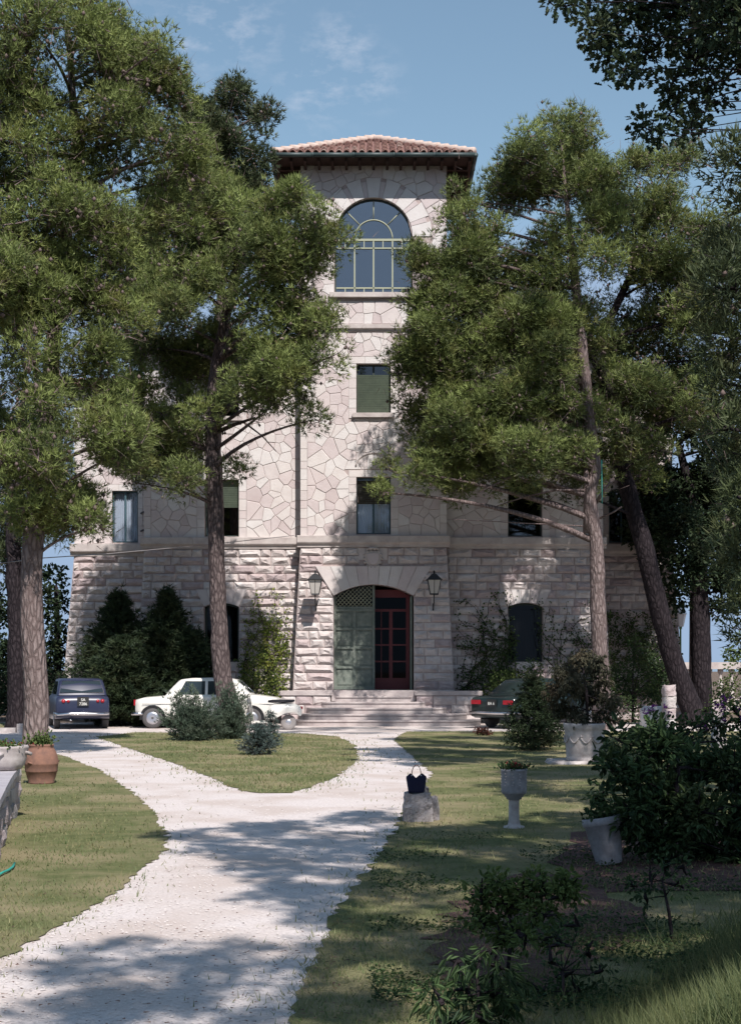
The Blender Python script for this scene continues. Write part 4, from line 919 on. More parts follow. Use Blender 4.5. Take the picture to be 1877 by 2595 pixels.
def broad(name, label, trunk, lobes, Y, seed, s=.5, per=70, L=.09, W=.06, m=OAK, bark=BARKD, dens=2.6, spread=1.5, shape='oval', cat='tree', group=None, world=False, crown='crown', twigs=True, bias=(0, -.1, .1), flowers=None, limb=.05, droop=.25, far=None):
    global rng; rng = np.random.default_rng(seed); random.seed(seed)
    tp = [(D(x, y, yy), r) for x, y, yy, r in trunk] if not world else [(Vector((x, y, z)), r) for x, y, z, r in trunk]
    base = tp[0][0].copy(); base.z = 0; root = empty(name, base, label=label, cat=cat, group=group)
    pts = []; rad = []
    for (a, ra), (b, rb) in zip(tp, tp[1:]):
        k = max(2, int((b-a).length/.4))
        for i in range(k): pts.append(a.lerp(b, i/k)); rad.append((ra+(rb-ra)*i/k)*random.uniform(.94, 1.06))
    pts.append(tp[-1][0]); rad.append(tp[-1][1]); TM = MB(); TM.tube(pts, rad, 12, jit=.05)
    L3 = []
    for l in lobes:
        if world: c = Vector(l[:3]); R = l[3]
        else: yy = Y+(l[3] if len(l) > 3 else random.uniform(-spread, spread)); c = D(l[0], l[1], yy); R = l[2]/DS*Y/F
        L3.append((c, R))
        best = min(range(len(pts)), key=lambda i: (pts[i]-c).length+(9 if pts[i].z > c.z+.2 else 0)); p = pts[best]; r0 = min(rad[best]*.6, limb); cc = curve3(p, c, .06, 6); TM.tube(cc, [r0*(1-.75*i/6) for i in range(7)], 6, jit=.08)
    cl = clumps(L3, s, dens, edge=.6); P = []; Dr = []; ti = []
    for q, sr, c in cl:
        if twigs: TM.tube(curve3(c, q, .03, 2), [.014, .01, .004], 3, caps=False)
        n = int(per*(sr/s)**2); d = sph(n, 0); r = (rng.random(n)**.45)*sr; P.append(q+d*r[:, None]); Dr.append(d+np.array(bias)+rng.normal(0, .5, (n, 3))); b_ = rng.normal(.45, .2); ti.append((b_+rng.normal(0, .2, n)+.2*d[:, 2]).clip(0, 1))
    P = np.concatenate(P); Dr = np.concatenate(Dr); ti = np.concatenate(ti)
    V, T, tt = leaves(P, Dr, L, W, ti, shape, droop); mi = np.zeros(len(T), int); ms = [m]
    if far:
        P = []
        for (x, y, z, R) in far:
            n = int(900*R*R); P.append(np.array((x, y, z))+sph(n)*(rng.random(n)**.4)[:, None]*R)
        P = np.concatenate(P); V2, T2, t2 = leaves(P, sph(len(P)), .16, .13, rng.random(len(P)), 'quad', droop); T = np.concatenate([T, T2+len(V)]); V = np.concatenate([V, V2]); tt = np.concatenate([tt, t2]); mi = np.zeros(len(T), int)
    if flowers:
        fm, nf, fr_, sel = flowers; idx = [i for i, (q, sr, c) in enumerate(cl) if sel(q)]; idx = rng.choice(idx, nf); fc = np.array([cl[i][0] for i in idx])+sph(nf, .5)*s*.9
        k = 10; P2 = np.repeat(fc, k, 0)+rng.normal(0, fr_*.4, (nf*k, 3)); V2, T2, t2 = leaves(P2, sph(nf*k, .3), fr_, fr_*.8, rng.random(nf*k)); T2 = T2+len(V); V = np.concatenate([V, V2]); T = np.concatenate([T, T2]); tt = np.concatenate([tt, t2]); mi = np.concatenate([mi, np.ones(len(T2), int)]); ms = [m, fm]
    finish_tree(root, TM, bark, V, T, tt, mi, ms, crown); print(name, len(T)); return root

# A: the big pine on the left, nearest
pine('pine_tree', 'tall pine with pale trunk behind the terracotta jar, crown filling the upper left', [(82, 1690, 26, .225), (80, 1500, 26, .215), (70, 1300, 26, .20), (75, 1180, 26, .19), (95, 1040, 26, .17), (110, 850, 26.2, .15), (140, 560, 26.5, .12), (170, 300, 26.7, .09), (150, 60, 27, .05)],
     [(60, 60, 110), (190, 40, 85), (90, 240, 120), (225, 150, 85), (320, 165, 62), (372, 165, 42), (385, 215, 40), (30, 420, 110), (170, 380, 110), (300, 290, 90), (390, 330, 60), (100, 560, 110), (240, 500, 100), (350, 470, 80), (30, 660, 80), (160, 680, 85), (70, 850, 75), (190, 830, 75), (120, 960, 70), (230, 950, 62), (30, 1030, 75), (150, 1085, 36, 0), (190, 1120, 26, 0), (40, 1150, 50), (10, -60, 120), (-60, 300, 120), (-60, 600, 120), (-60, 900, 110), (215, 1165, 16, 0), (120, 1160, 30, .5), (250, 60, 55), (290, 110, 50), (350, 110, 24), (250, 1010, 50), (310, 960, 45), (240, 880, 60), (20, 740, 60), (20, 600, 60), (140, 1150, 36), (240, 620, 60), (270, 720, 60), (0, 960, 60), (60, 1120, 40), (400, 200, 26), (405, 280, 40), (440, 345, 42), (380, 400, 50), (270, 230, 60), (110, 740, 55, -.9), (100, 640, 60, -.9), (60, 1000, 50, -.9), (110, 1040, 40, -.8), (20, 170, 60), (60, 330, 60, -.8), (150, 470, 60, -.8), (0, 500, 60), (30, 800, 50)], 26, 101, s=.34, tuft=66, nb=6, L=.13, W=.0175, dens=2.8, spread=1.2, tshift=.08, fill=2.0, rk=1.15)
# B: second left pine
def dead_b(TM):
    TM.tube([D(485, 955, 39.8), D(520, 940, 39.5), D(565, 925, 39.2)], [.07, .05, .03], 6); TM.tube([D(540, 935, 39.4), D(580, 965, 39.2), D(612, 1000, 39)], [.03, .02, .01], 5)
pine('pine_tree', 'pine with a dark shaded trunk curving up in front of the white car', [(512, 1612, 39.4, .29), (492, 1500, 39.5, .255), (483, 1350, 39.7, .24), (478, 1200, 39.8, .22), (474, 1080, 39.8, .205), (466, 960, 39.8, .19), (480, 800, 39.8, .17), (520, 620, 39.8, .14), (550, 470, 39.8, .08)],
     [l_ if l_[0] < 545 or len(l_) > 3 else l_+(-2.6-1.6*((l_[0]*7+l_[1]*3) % 10)/10,) for l_ in [(400, 450, 90), (470, 400, 60), (330, 600, 90), (480, 520, 80), (570, 500, 65), (620, 440, 48), (665, 450, 40), (700, 510, 50), (735, 545, 34), (690, 580, 42), (610, 580, 60), (450, 640, 85), (560, 660, 75), (640, 690, 60), (690, 750, 55), (735, 790, 36), (620, 790, 65), (520, 780, 75), (420, 780, 85), (310, 770, 80), (560, 860, 55), (300, 900, 70), (400, 900, 70), (360, 990, 65), (280, 1000, 45), (430, 1010, 40), (300, 1070, 42), (390, 1075, 36), (520, 1050, 26, -.3), (690, 930, 28), (660, 850, 45), (735, 700, 22), (680, 690, 30), (240, 950, 45), (330, 960, 55), (420, 950, 50), (250, 1030, 28), (350, 1040, 44), (420, 1060, 34), (480, 900, 50), (580, 780, 60), (640, 620, 50), (330, 700, 70), (300, 540, 70), (600, 900, 36)]], 39.8, 102, s=.47, tuft=74, nb=6, L=.18, W=.024, dens=3.0, spread=1.6, rk=1.15, extra=dead_b, tshift=.04, fill=2.4, near=.6, bark=BARKM)
# C: dark pine behind, against the sky
pine('pine_tree', 'dark pine top rising against the sky just left of the tower roof', [(505, 1560, 43.3, .2), (490, 1400, 43.3, .18), (484, 1200, 43.3, .17), (478, 900, 43, .15), (500, 400, 42, .1), (508, 260, 42, .05)],
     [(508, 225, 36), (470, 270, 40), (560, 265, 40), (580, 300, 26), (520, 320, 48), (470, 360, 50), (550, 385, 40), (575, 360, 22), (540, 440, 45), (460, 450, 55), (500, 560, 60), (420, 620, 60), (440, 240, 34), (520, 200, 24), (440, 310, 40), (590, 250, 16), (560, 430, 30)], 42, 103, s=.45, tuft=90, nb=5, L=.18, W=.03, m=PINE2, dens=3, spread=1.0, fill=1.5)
# D: right pine
def dead_d(TM):
    TM.tube([D(1300, 1180, 40), D(1298, 1100, 40), D(1296, 1020, 40)], [.13, .09, .06], 8)
    TM.tube([D(1312, 1030, 40), D(1250, 1022, 39.8), D(1190, 1035, 39.7), D(1120, 1060, 39.5), D(1060, 1090, 39.3)], [.08, .07, .055, .035, .015], 6)
    TM.tube([D(1318, 1115, 40), D(1340, 1080, 39.8), D(1358, 1058, 39.7)], [.05, .04, .03], 6); TM.tube([D(1320, 1150, 40), D(1355, 1135, 39.8), D(1376, 1122, 39.7)], [.03, .025, .02], 6)
    TM.tube([D(1300, 1085, 40), D(1230, 1085, 39.8), D(1160, 1100, 39.7), D(1100, 1120, 39.5)], [.04, .035, .025, .012], 5)
    TM.tube([D(1290, 1165, 40), D(1000, 1150, 39.7)], [.02, .008], 4)
pine('pine_tree', 'pine with a straight pale trunk rising behind the big white planter, crown overlapping the tower', [(1332, 1640, 40, .26), (1328, 1450, 40, .225), (1318, 1200, 40, .20), (1305, 1100, 40, .18), (1318, 1040, 40, .16), (1300, 900, 40, .16), (1290, 800, 40, .15), (1270, 600, 40, .12), (1250, 400, 40, .05), (1242, 320, 40, .015)],
     [(1015, 445, 34), (1000, 500, 42), (925, 585, 34), (905, 560, 20), (1055, 450, 34), (1060, 540, 75), (1140, 375, 48), (1180, 330, 58), (1235, 275, 42), (1280, 260, 30), (1310, 320, 55), (1170, 430, 75), (1270, 400, 85), (1340, 420, 60), (1020, 620, 75), (1110, 630, 90), (1230, 560, 90), (1330, 560, 80), (925, 690, 52), (900, 790, 50), (980, 760, 80), (1090, 760, 90), (1220, 720, 90), (1310, 740, 70), (880, 830, 36), (960, 890, 65), (930, 960, 42), (1050, 880, 75), (1160, 870, 80), (1010, 980, 60), (870, 1045, 36), (930, 1050, 45), (1010, 1070, 45), (1100, 980, 55), (1190, 980, 50), (1110, 1060, 34), (840, 1090, 20), (1180, 1100, 24), (1240, 830, 55), (1270, 900, 55), (1150, 940, 60), (1230, 980, 50), (1100, 900, 60), (1060, 1000, 55), (980, 1040, 42), (1150, 1030, 42), (1250, 1050, 32), (1210, 900, 50), (1180, 700, 80), (930, 760, 45), (950, 830, 55), (920, 900, 40), (1000, 900, 60), (980, 680, 60), (1020, 800, 65), (960, 590, 45), (1080, 680, 70), (1040, 950, 50), (1120, 1010, 48), (1200, 1035, 44), (1260, 980, 55), (1290, 1030, 32), (1050, 1040, 46), (985, 1005, 46)], 40, 104, s=.46, tuft=70, nb=6, L=.18, W=.023, dens=2.9, spread=1.2, rk=1.12, extra=dead_d, fill=2.6, near=.1)
# E: leaning pine on the right
pine('pine_tree', 'leaning pine with a thick dark trunk slanting across the right corner of the villa', [(1532, 1620, 42.5, .31), (1500, 1500, 42.4, .30), (1462, 1370, 42.2, .275), (1425, 1210, 42, .26), (1388, 1080, 42, .24), (1365, 1010, 42, .21), (1370, 900, 42, .17), (1340, 840, 42, .16), (1310, 790, 42, .12), (1400, 600, 42, .1), (1450, 420, 42, .05)],
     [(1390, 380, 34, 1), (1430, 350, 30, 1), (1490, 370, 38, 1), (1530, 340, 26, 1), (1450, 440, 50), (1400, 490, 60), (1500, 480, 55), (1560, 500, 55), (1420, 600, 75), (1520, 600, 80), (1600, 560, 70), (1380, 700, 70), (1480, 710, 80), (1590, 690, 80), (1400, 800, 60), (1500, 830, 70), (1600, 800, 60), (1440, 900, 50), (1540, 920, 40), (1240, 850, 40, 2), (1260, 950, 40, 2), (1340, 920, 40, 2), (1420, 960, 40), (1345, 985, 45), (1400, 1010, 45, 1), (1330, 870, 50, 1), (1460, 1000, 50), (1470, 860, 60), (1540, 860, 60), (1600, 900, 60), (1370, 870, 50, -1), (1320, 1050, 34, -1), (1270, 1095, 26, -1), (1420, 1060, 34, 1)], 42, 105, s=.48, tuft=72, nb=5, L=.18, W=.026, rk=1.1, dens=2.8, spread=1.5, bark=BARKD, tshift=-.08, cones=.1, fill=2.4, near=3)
# G: dark broadleaf tree beside the villa's right corner
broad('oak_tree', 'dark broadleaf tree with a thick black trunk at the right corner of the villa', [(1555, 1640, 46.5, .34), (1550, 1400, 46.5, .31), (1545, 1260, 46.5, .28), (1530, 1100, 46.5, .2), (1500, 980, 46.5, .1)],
     [(1430, 1060, 50), (1500, 1050, 55), (1570, 1080, 60), (1630, 1050, 60), (1440, 1150, 55), (1510, 1160, 60), (1580, 1180, 60), (1640, 1160, 50), (1460, 1220, 40), (1530, 1250, 50), (1600, 1270, 55), (1640, 1310, 36), (1500, 1310, 26), (1580, 1330, 26), (1620, 990, 50), (1600, 1350, 20), (1480, 940, 55), (1550, 960, 60), (1610, 920, 60), (1420, 1000, 40), (1380, 1100, 24), (1540, 1110, 60), (1470, 1100, 60), (1400, 1180, 22)], 46, 106, s=.45, per=110, L=.17, W=.13, m=OAK, dens=4.0, spread=1.5, shape='quad')
tag(MB().tube([D(1530, 1600, 48), D(1532, 1300, 48), D(1540, 1100, 48)], [.10, .09, .06], 8, jit=.05).build('bare_trunk', BARK), 'thin pale bare trunk close beside the thick black trunk', 'tree')
# F: oak reaching in from the top right
def cast(xs, ys, h): t = h/SUN.z; return (xs+SUN.x*t, ys+SUN.y*t, h)
random.seed(9); oakfar = []
for i_ in range(7):
    for j_ in range(7):
        if random.random() < .8: oakfar.append(cast(1.0+i_*1.15+random.uniform(-.4, .4), 25.5+j_*1.5+random.uniform(-.5, .5), 13+random.uniform(-.5, 1))+(random.uniform(.55, .9),))
broad('oak_tree', 'oak reaching into the picture with lobed leaves against the sky, top right', [(7.2, 16.5, 0, .35), (7.0, 17, 4, .3), (6.5, 18, 8, .22), (5.5, 19, 10.5, .1)],
     [tuple(D(x, y, 19+random.uniform(-1.2, 1.2)))+(r_,) for x, y, r_ in [(1215, 5, .10), (1250, 15, .12), (1330, 50, .28), (1400, 20, .45), (1500, 30, .5), (1600, 30, .55), (1350, 120, .30), (1430, 120, .45), (1540, 130, .5), (1630, 140, .5), (1320, 110, .18), (1310, 75, .14), (1480, 200, .32), (1380, 155, .14), (1560, 200, .28), (1480, 255, .2), (1530, 290, .16), (1440, 290, .14), (1490, 300, .15), (1415, 280, .09), (1290, -60, .5), (1420, -80, .7), (1560, -80, .8), (1680, 60, .8), (1545, 265, .12), (1510, 230, .2)]]
     , 19, 107, s=.20, per=26, L=.105, W=.085, m=OAK, dens=2.8, shape='oak', world=True, limb=.015, far=oakfar)
# H: near pine along the right edge
pine('pine_tree', 'near dark pine hanging in along the right edge of the picture', [(6.6, 15.5, 0, .25), (6.5, 15.5, 4, .22), (6.2, 15.6, 8, .14), (6.0, 15.6, 10.5, .06)],
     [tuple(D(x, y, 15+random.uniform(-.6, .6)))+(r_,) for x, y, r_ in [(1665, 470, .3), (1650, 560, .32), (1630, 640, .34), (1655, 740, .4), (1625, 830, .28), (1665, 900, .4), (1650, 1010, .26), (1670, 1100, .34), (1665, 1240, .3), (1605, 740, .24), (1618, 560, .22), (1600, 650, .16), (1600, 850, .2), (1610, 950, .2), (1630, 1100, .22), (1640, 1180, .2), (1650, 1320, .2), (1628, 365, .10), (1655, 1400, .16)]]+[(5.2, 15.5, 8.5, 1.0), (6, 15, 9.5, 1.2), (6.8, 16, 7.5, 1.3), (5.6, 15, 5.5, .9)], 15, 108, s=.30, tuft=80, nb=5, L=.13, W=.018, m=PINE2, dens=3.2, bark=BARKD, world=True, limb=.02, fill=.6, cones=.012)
# I: pines over the path, out of the picture, whose shade falls on the right
I_l = []
random.seed(5)
def cast(xs, ys, h): t = h/SUN.z; return (xs+SUN.x*t, ys+SUN.y*t, h)
reg = [([GD(*p) for p in [(370, 1848), (560, 1822), (850, 1793), (1000, 1835), (1300, 1800), (1700, 1810), (1800, 2000), (1800, 2267), (1200, 2300), (690, 2267), (715, 2120), (780, 2070), (660, 2040), (560, 1960), (450, 1905)]], .33, .93),
       ([GD(*p) for p in [(130, 2125), (430, 2085), (620, 2085), (720, 2120), (740, 2267), (0, 2300), (-200, 2400), (100, 2180)]], .27, .74)]
for poly_, st_, pk in reg:
    xs_ = [p[0] for p in poly_]; ys_ = [p[1] for p in poly_]; y = min(ys_)
    while y < max(ys_):
        x = min(xs_)
        while x < max(xs_):
            xx, yy = x+random.uniform(-.5, .5)*st_, y+random.uniform(-.5, .5)*st_
            if inpoly(np.array([xx]), np.array([yy]), poly_)[0] and random.random() < pk and pnoise(np.array([xx]), np.array([yy]), 2.1)[0] > -.8: I_l.append(cast(xx, yy, 7.9+random.uniform(-.4, .9))+(st_*(random.uniform(.85, 1.35) if xx > .5 else random.uniform(.6, 1.0)),))
            x += st_*1.25
        y += st_*1.25
pine('pine_tree', 'pine standing just beyond the right edge whose boughs spread over the path', [(6.2, 3.6, 0, .3), (6.0, 3.8, 3.5, .26), (5.4, 4.5, 6.2, .2), (4.6, 5.2, 7.6, .1)], I_l, 5, 109, s=.22, tuft=36, nb=5, L=.16, W=.030, dens=1.6, world=True, limb=.004, cones=.01, fill=0, every=14)
# K: tall pine outside the picture on the right that shades the steps and the right wing
random.seed(12)
def castp(p, Yt): t = (p[1]-Yt)/-SUN.y; return (p[0]+SUN.x*t, p[1]+SUN.y*t, p[2]+SUN.z*t)
K_l = []
for i_ in range(8):
    for j_ in range(7):
        if random.random() < .62: K_l.append(castp((-2.2+i_*.8+random.uniform(-.3, .3), 37.3+j_*.95+random.uniform(-.3, .3), .2), 24.5)+(random.uniform(.22, .48),))
for i_ in range(8):
    for j_ in range(8):
        c_ = castp((2.8+i_*1.05+random.uniform(-.4, .4), 45.2, .3+j_*1.0+random.uniform(-.4, .4)), 31)
        if random.random() < .50 and (c_[0] > 8.9 or c_[2] > 17.3): K_l.append(c_+(random.uniform(.35, .7),))
pine('pine_tree', 'tall pine beyond the right edge whose shade falls on the steps and right wing', [(11.5, 29, 0, .4), (11.3, 29, 10, .3), (10.5, 29, 18, .2), (9.5, 28.5, 24, .08)], K_l, 29, 120, s=.36, tuft=42, nb=5, L=.2, W=.036, dens=2.2, world=True, limb=.01, cones=.01, fill=0, every=9)
# background left
pine('pine_tree', 'dim pine with a purple brown trunk behind the big left pine at the picture edge', [(38, 1590, 41, .25), (36, 1400, 41, .24), (30, 1200, 41, .22), (40, 1000, 41, .17), (60, 850, 41, .1)],
     [(10, 1010, 60), (70, 1080, 55), (130, 1060, 50), (20, 1150, 60), (95, 1170, 50), (140, 1140, 36), (60, 960, 60), (130, 960, 50), (-40, 1250, 60), (10, 1250, 40), (120, 870, 50)], 42, 110, s=.5, tuft=80, nb=5, L=.19, W=.032, m=PINE2, bark=BARKD, dens=2.8, fill=1.5)
broad('tree', 'dark broadleaf tree filling the gap between the left pine and the villa corner', [(128, 1560, 52, .16), (128, 1400, 52, .12), (125, 1300, 52, .08)],
     [(125, 1290, 22), (110, 1330, 24), (140, 1340, 20), (125, 1390, 26), (110, 1450, 26), (145, 1440, 18), (130, 1500, 34), (95, 1500, 40), (15, 1450, 50), (-10, 1350, 60), (20, 1540, 50), (55, 1500, 40)], 52, 111, s=.5, per=90, L=.2, W=.15, m=OAK, dens=3, spread=1, shape='quad')
broad('hedge', 'dark clipped hedge behind the blue car at far left', [(40, 1600, 48, .05), (40, 1560, 48, .04)],
     [(x, 1555+random.uniform(-12, 12), 40) for x in range(-20, 150, 24)]+[(x, 1510, 30) for x in range(-20, 150, 30)], 48, 112, s=.4, per=70, L=.09, W=.06, m=OAK, dens=2.6, spread=.4, cat='hedge', crown='foliage')
# right background trees beyond the parapet
broad('tree', 'light green tree top beyond the parapet at the right edge', [(1640, 1600, 75, .2), (1645, 1480, 75, .1)], [(1640, 1440, 24), (1620, 1455, 12), (1645, 1410, 14), (1650, 1470, 22), (1690, 1430, 40)], 75, 113, s=.6, per=90, L=.2, W=.15, shape='quad', m=BROADL, dens=2.8, spread=1)
# ---------------------------------------------------------------- conifers and shrubs
def conifer(name, label, x, y, h, rad, seed, m, nb=240, L=.1, W=.016, cat='conifer', up=.15, tufts=9, top=1.0, group=None, shape=1.0, npt=6):
    global rng; rng = np.random.default_rng(seed); random.seed(seed)
    root = empty(name, (x, y, 0), label=label, cat=cat, group=group); TM = MB(); TM.tube([(0, 0, 0), (random.uniform(-.05, .05)*h, 0, h*.55), (random.uniform(-.04, .04)*h, 0, h*.97)], [.035*h**.7, .02*h**.7, .005], 8)
    P = []; Dr = []; ti = []
    for i in range(nb):
        t = (i/nb)**.85; z = h*(.03+.95*t)*random.uniform(.97, 1.03); r_ = rad*((1-t)**shape)*random.uniform(.65, 1.15)+.04; a = random.uniform(0, 6.283)
        e = Vector((math.cos(a)*r_, math.sin(a)*r_, z+up*r_)); p0 = Vector((0, 0, z-.1*r_)); TM.tube([p0, p0.lerp(e, .5)+Vector((0, 0, -.05*r_)), e], [.010, .007, .003], 3, caps=False)
        b_ = rng.normal(.45, .2)
        n = max(3, int(tufts*(r_/rad)+3)); s_ = rng.uniform(.25, 1.03, n)
        for s in s_:
            q = np.array(p0)*(1-s)+np.array(e)*s+rng.normal(0, .05*(rad**.5), 3); P.append(q); Dr.append(np.array((math.cos(a), math.sin(a), up+.1))+rng.normal(0, .45, 3)); ti.append(min(1, max(0, b_+rng.normal(0, .15)+.25*(s-.6))))
    V, tt = blades(np.array(P), np.array(Dr), npt, L, W, .45, np.array(ti)); TM.build('trunk', BARKD, root); npbuild('crown', V, np.arange(len(V)).reshape(-1, 3), m, root, tt)['kind'] = 'stuff'; return root
q = lambda x, Y: (x/DS-CX)*Y/F
conifer('spruce_tree', 'dark conical spruce nearest the villa left corner, its tip against the stone', q(262, 43.9), 43.9, 4.1, 1.9, 201, CONI, 520, .19, .032, tufts=18, up=.35, npt=8, shape=.85)
conifer('spruce_tree', 'dark conical spruce left of the tower, second from the corner', q(370, 43.7), 43.7, 4.15, 1.75, 202, CONI, 520, .19, .032, tufts=18, up=.35, npt=8, shape=.85)
conifer('spruce_tree', 'lower lighter green spruce directly behind the white car roof', q(420, 43.2), 43.2, 2.9, 1.3, 203, CONI, 380, .17, .030, tufts=16, up=.2, npt=8, shape=.6)
conifer('spruce_tree', 'broad dark spruce spreading low between the blue and the white car', q(275, 42.6), 42.6, 2.7, 1.45, 204, CONI, 400, .17, .030, tufts=18, up=.1, npt=8, shape=.55)
def juniper(label, x, y, h, rad, seed, m, nb=80, name='juniper_bush', tilt=.55):
    global rng; rng = np.random.default_rng(seed); random.seed(seed)
    root = empty(name, (x, y, 0), label=label, cat='juniper bush'); TM = MB(); P = []; Dr = []; ti = []
    for i in range(nb):
        a = random.uniform(0, 6.283); el_ = random.uniform(.15, 1.35); l = h*random.uniform(.6, 1.05)*(.75+.25*math.sin(el_)); d = Vector((math.cos(a)*math.cos(el_)*rad/h, math.sin(a)*math.cos(el_)*rad/h, math.sin(el_)))
        e = d*l; TM.tube([(0, 0, 0), e*.5+Vector((0, 0, -.04)), e], [.014, .01, .004], 3, caps=False); b_ = rng.normal(.45, .22)
        for s in rng.uniform(.25, 1.05, 34):
            P.append(np.array(e)*s+rng.normal(0, .055+.03*(1-s), 3)); Dr.append(np.array(d.normalized())*.9+np.array((0, 0, .25))+rng.normal(0, .3, 3)); ti.append(min(1, max(0, b_+rng.normal(0, .15)+.3*(s-.7))))
    V, tt = blades(np.array(P), np.array(Dr), 7, .11, .015, .4, np.array(ti)); TM.build('stems', BARKD, root); npbuild('crown', V, np.arange(len(V)).reshape(-1, 3), m, root, tt)['kind'] = 'stuff'
juniper('feathery grey green juniper bush in front of the white car door', q(428, 33.5), 33.5, 1.28, 1.0, 205, JUNI, 95)
juniper('smaller upright juniper at the foot of the second pine trunk', q(512, 34.3), 34.3, 1.35, .62, 206, JUNI, 70)
conifer('spruce_sapling', 'little blue spruce growing alone on the island lawn', q(573, 27.8), 27.8, .62, .40, 207, BLUE, 150, .06, .011, tufts=9, up=.12, shape=.6, npt=7)
conifer('spruce_sapling', 'pale spruce sapling in front of the scooter leg shield', q(600, 31), 31, .78, .30, 208, BLUE, 90, .06, .011, tufts=7, up=.12, shape=.9, npt=6)
conifer('spruce_bush', 'low dark spruce bush spreading on the shaded lawn left of the white planter', q(1180, 29.5), 29.5, 1.55, .75, 209, CONI, 320, .09, .016, tufts=14, up=.1, shape=.7, npt=8)
broad('flower_bush', 'small rusty red flowering bush on the lawn edge near the steps', [(1067, 1632, 36, .02), (1067, 1620, 36, .015)], [(1058, 1620, 8, 0), (1072, 1619, 9, 0), (1080, 1624, 6, 0)], 36, 210, s=.08, per=60, L=.05, W=.03, m=RUST, dens=3, spread=.2, cat='flower bush', crown='foliage', twigs=False)
broad('shrub', 'big dark evergreen shrub against the villa wall between the two right trunks', [(1400, 1600, 44, .05), (1400, 1540, 44, .04)], [(1380, 1500, 34), (1420, 1460, 40), (1460, 1480, 36), (1390, 1560, 36), (1440, 1540, 40), (1470, 1560, 30), (1350, 1540, 30), (1405, 1425, 22)], 44, 211, s=.32, per=70, L=.09, W=.06, m=BROAD, dens=2.8, spread=.5, cat='shrub', crown='foliage')
broad('shrub', 'light green bush under the ground floor window right of the steps', [(1140, 1600, 43.9, .04), (1140, 1550, 43.9, .03)], [(1110, 1520, 24), (1150, 1500, 26), (1180, 1510, 22), (1130, 1545, 26), (1090, 1540, 20), (1175, 1480, 16)], 43.9, 212, s=.28, per=80, L=.08, W=.055, m=BROADL, dens=2.8, spread=.25, cat='shrub', crown='foliage')
broad('shrub', 'green bush at the tower foot between white car and steps', [(560, 1600, 43.7, .04), (560, 1550, 43.7, .03)], [(560, 1500, 26), (590, 1490, 22), (545, 1460, 22), (575, 1440, 18), (540, 1520, 24), (600, 1520, 16)], 43.7, 213, s=.26, per=70, L=.075, W=.055, m=BROADL, dens=2.6, spread=.25, cat='shrub', crown='foliage')
broad('shrub', 'green shrub in front of the parapet at the far right', [(1600, 1600, 34, .04), (1600, 1560, 34, .03)], [(1590, 1540, 26), (1620, 1520, 26), (1640, 1550, 30), (1600, 1570, 28), (1560, 1575, 22), (1640, 1480, 20)], 34, 214, s=.25, per=60, L=.07, W=.045, m=BROADL, dens=2.5, spread=.6, cat='shrub', crown='foliage')
# ivy
def ivy(label, x0, x1, face, z1, seed, nst, m, den=26, yoff=.12):
    global rng; rng = np.random.default_rng(seed); random.seed(seed)
    root = empty('ivy', ((x0+x1)/2, face, 0), label=label, cat='ivy'); TM = MB(); P = []; Dr = []; ti = []; O = Vector(((x0+x1)/2, face, 0))
    def grow(x, z, a, n, depth, w_):
        pts = []
        for i in range(n):
            y = face-BAT*max(0, (HB-z)/HB)-yoff+random.uniform(-.02, .02); pts.append(Vector((x, y, z)))
            dens_ = den if depth else den*.8
            k = int(dens_*.18*random.uniform(.3, 1.5))
            for _ in range(k): P.append((x+random.gauss(0, .06), y-abs(random.gauss(0, .03)), z+random.gauss(0, .06))); Dr.append((random.gauss(0, 1), -.35, random.gauss(-.2, .8))); ti.append(min(1, max(0, random.gauss(.5, .25))))
            a += random.gauss(0, .22); a = max(.25 if not depth else -.1, min(2.9 if not depth else 3.2, a)); x += math.cos(a)*.16; z += math.sin(a)*.16
            if x < x0 or x > x1: a = math.pi-a; x = min(max(x, x0), x1)
            if z > z1 or z < .2: break
            if random.random() < .16 and depth < 2: grow(x, z, a+random.choice([-1, 1])*random.uniform(.5, 1.1), int(n*.45), depth+1, w_*.6)
        if len(pts) > 1: TM.tube([p-O for p in pts], [w_*(1-.8*i/len(pts)) for i in range(len(pts))], 4, caps=False)
    for _ in range(nst): grow(random.uniform(x0+.1, x1-.1), .5, random.uniform(.9, 2.2), random.randint(14, 28), 0, .018)
    V, T, tt = leaves(np.array(P)-np.array(O), np.array(Dr), .075, .065, np.array(ti)); TM.build('stems', BARKD, root); npbuild('foliage', V, T, m, root, tt)['kind'] = 'stuff'
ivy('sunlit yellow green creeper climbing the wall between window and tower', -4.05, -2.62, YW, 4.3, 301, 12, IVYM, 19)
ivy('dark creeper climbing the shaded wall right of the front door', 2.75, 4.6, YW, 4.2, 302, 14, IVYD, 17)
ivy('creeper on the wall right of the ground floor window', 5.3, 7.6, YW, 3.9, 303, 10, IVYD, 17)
ivy('dark creeper covering the foot of the villa right corner', 7.8, 10.2, YC-.1, 3.6, 304, 12, IVYD, 30)

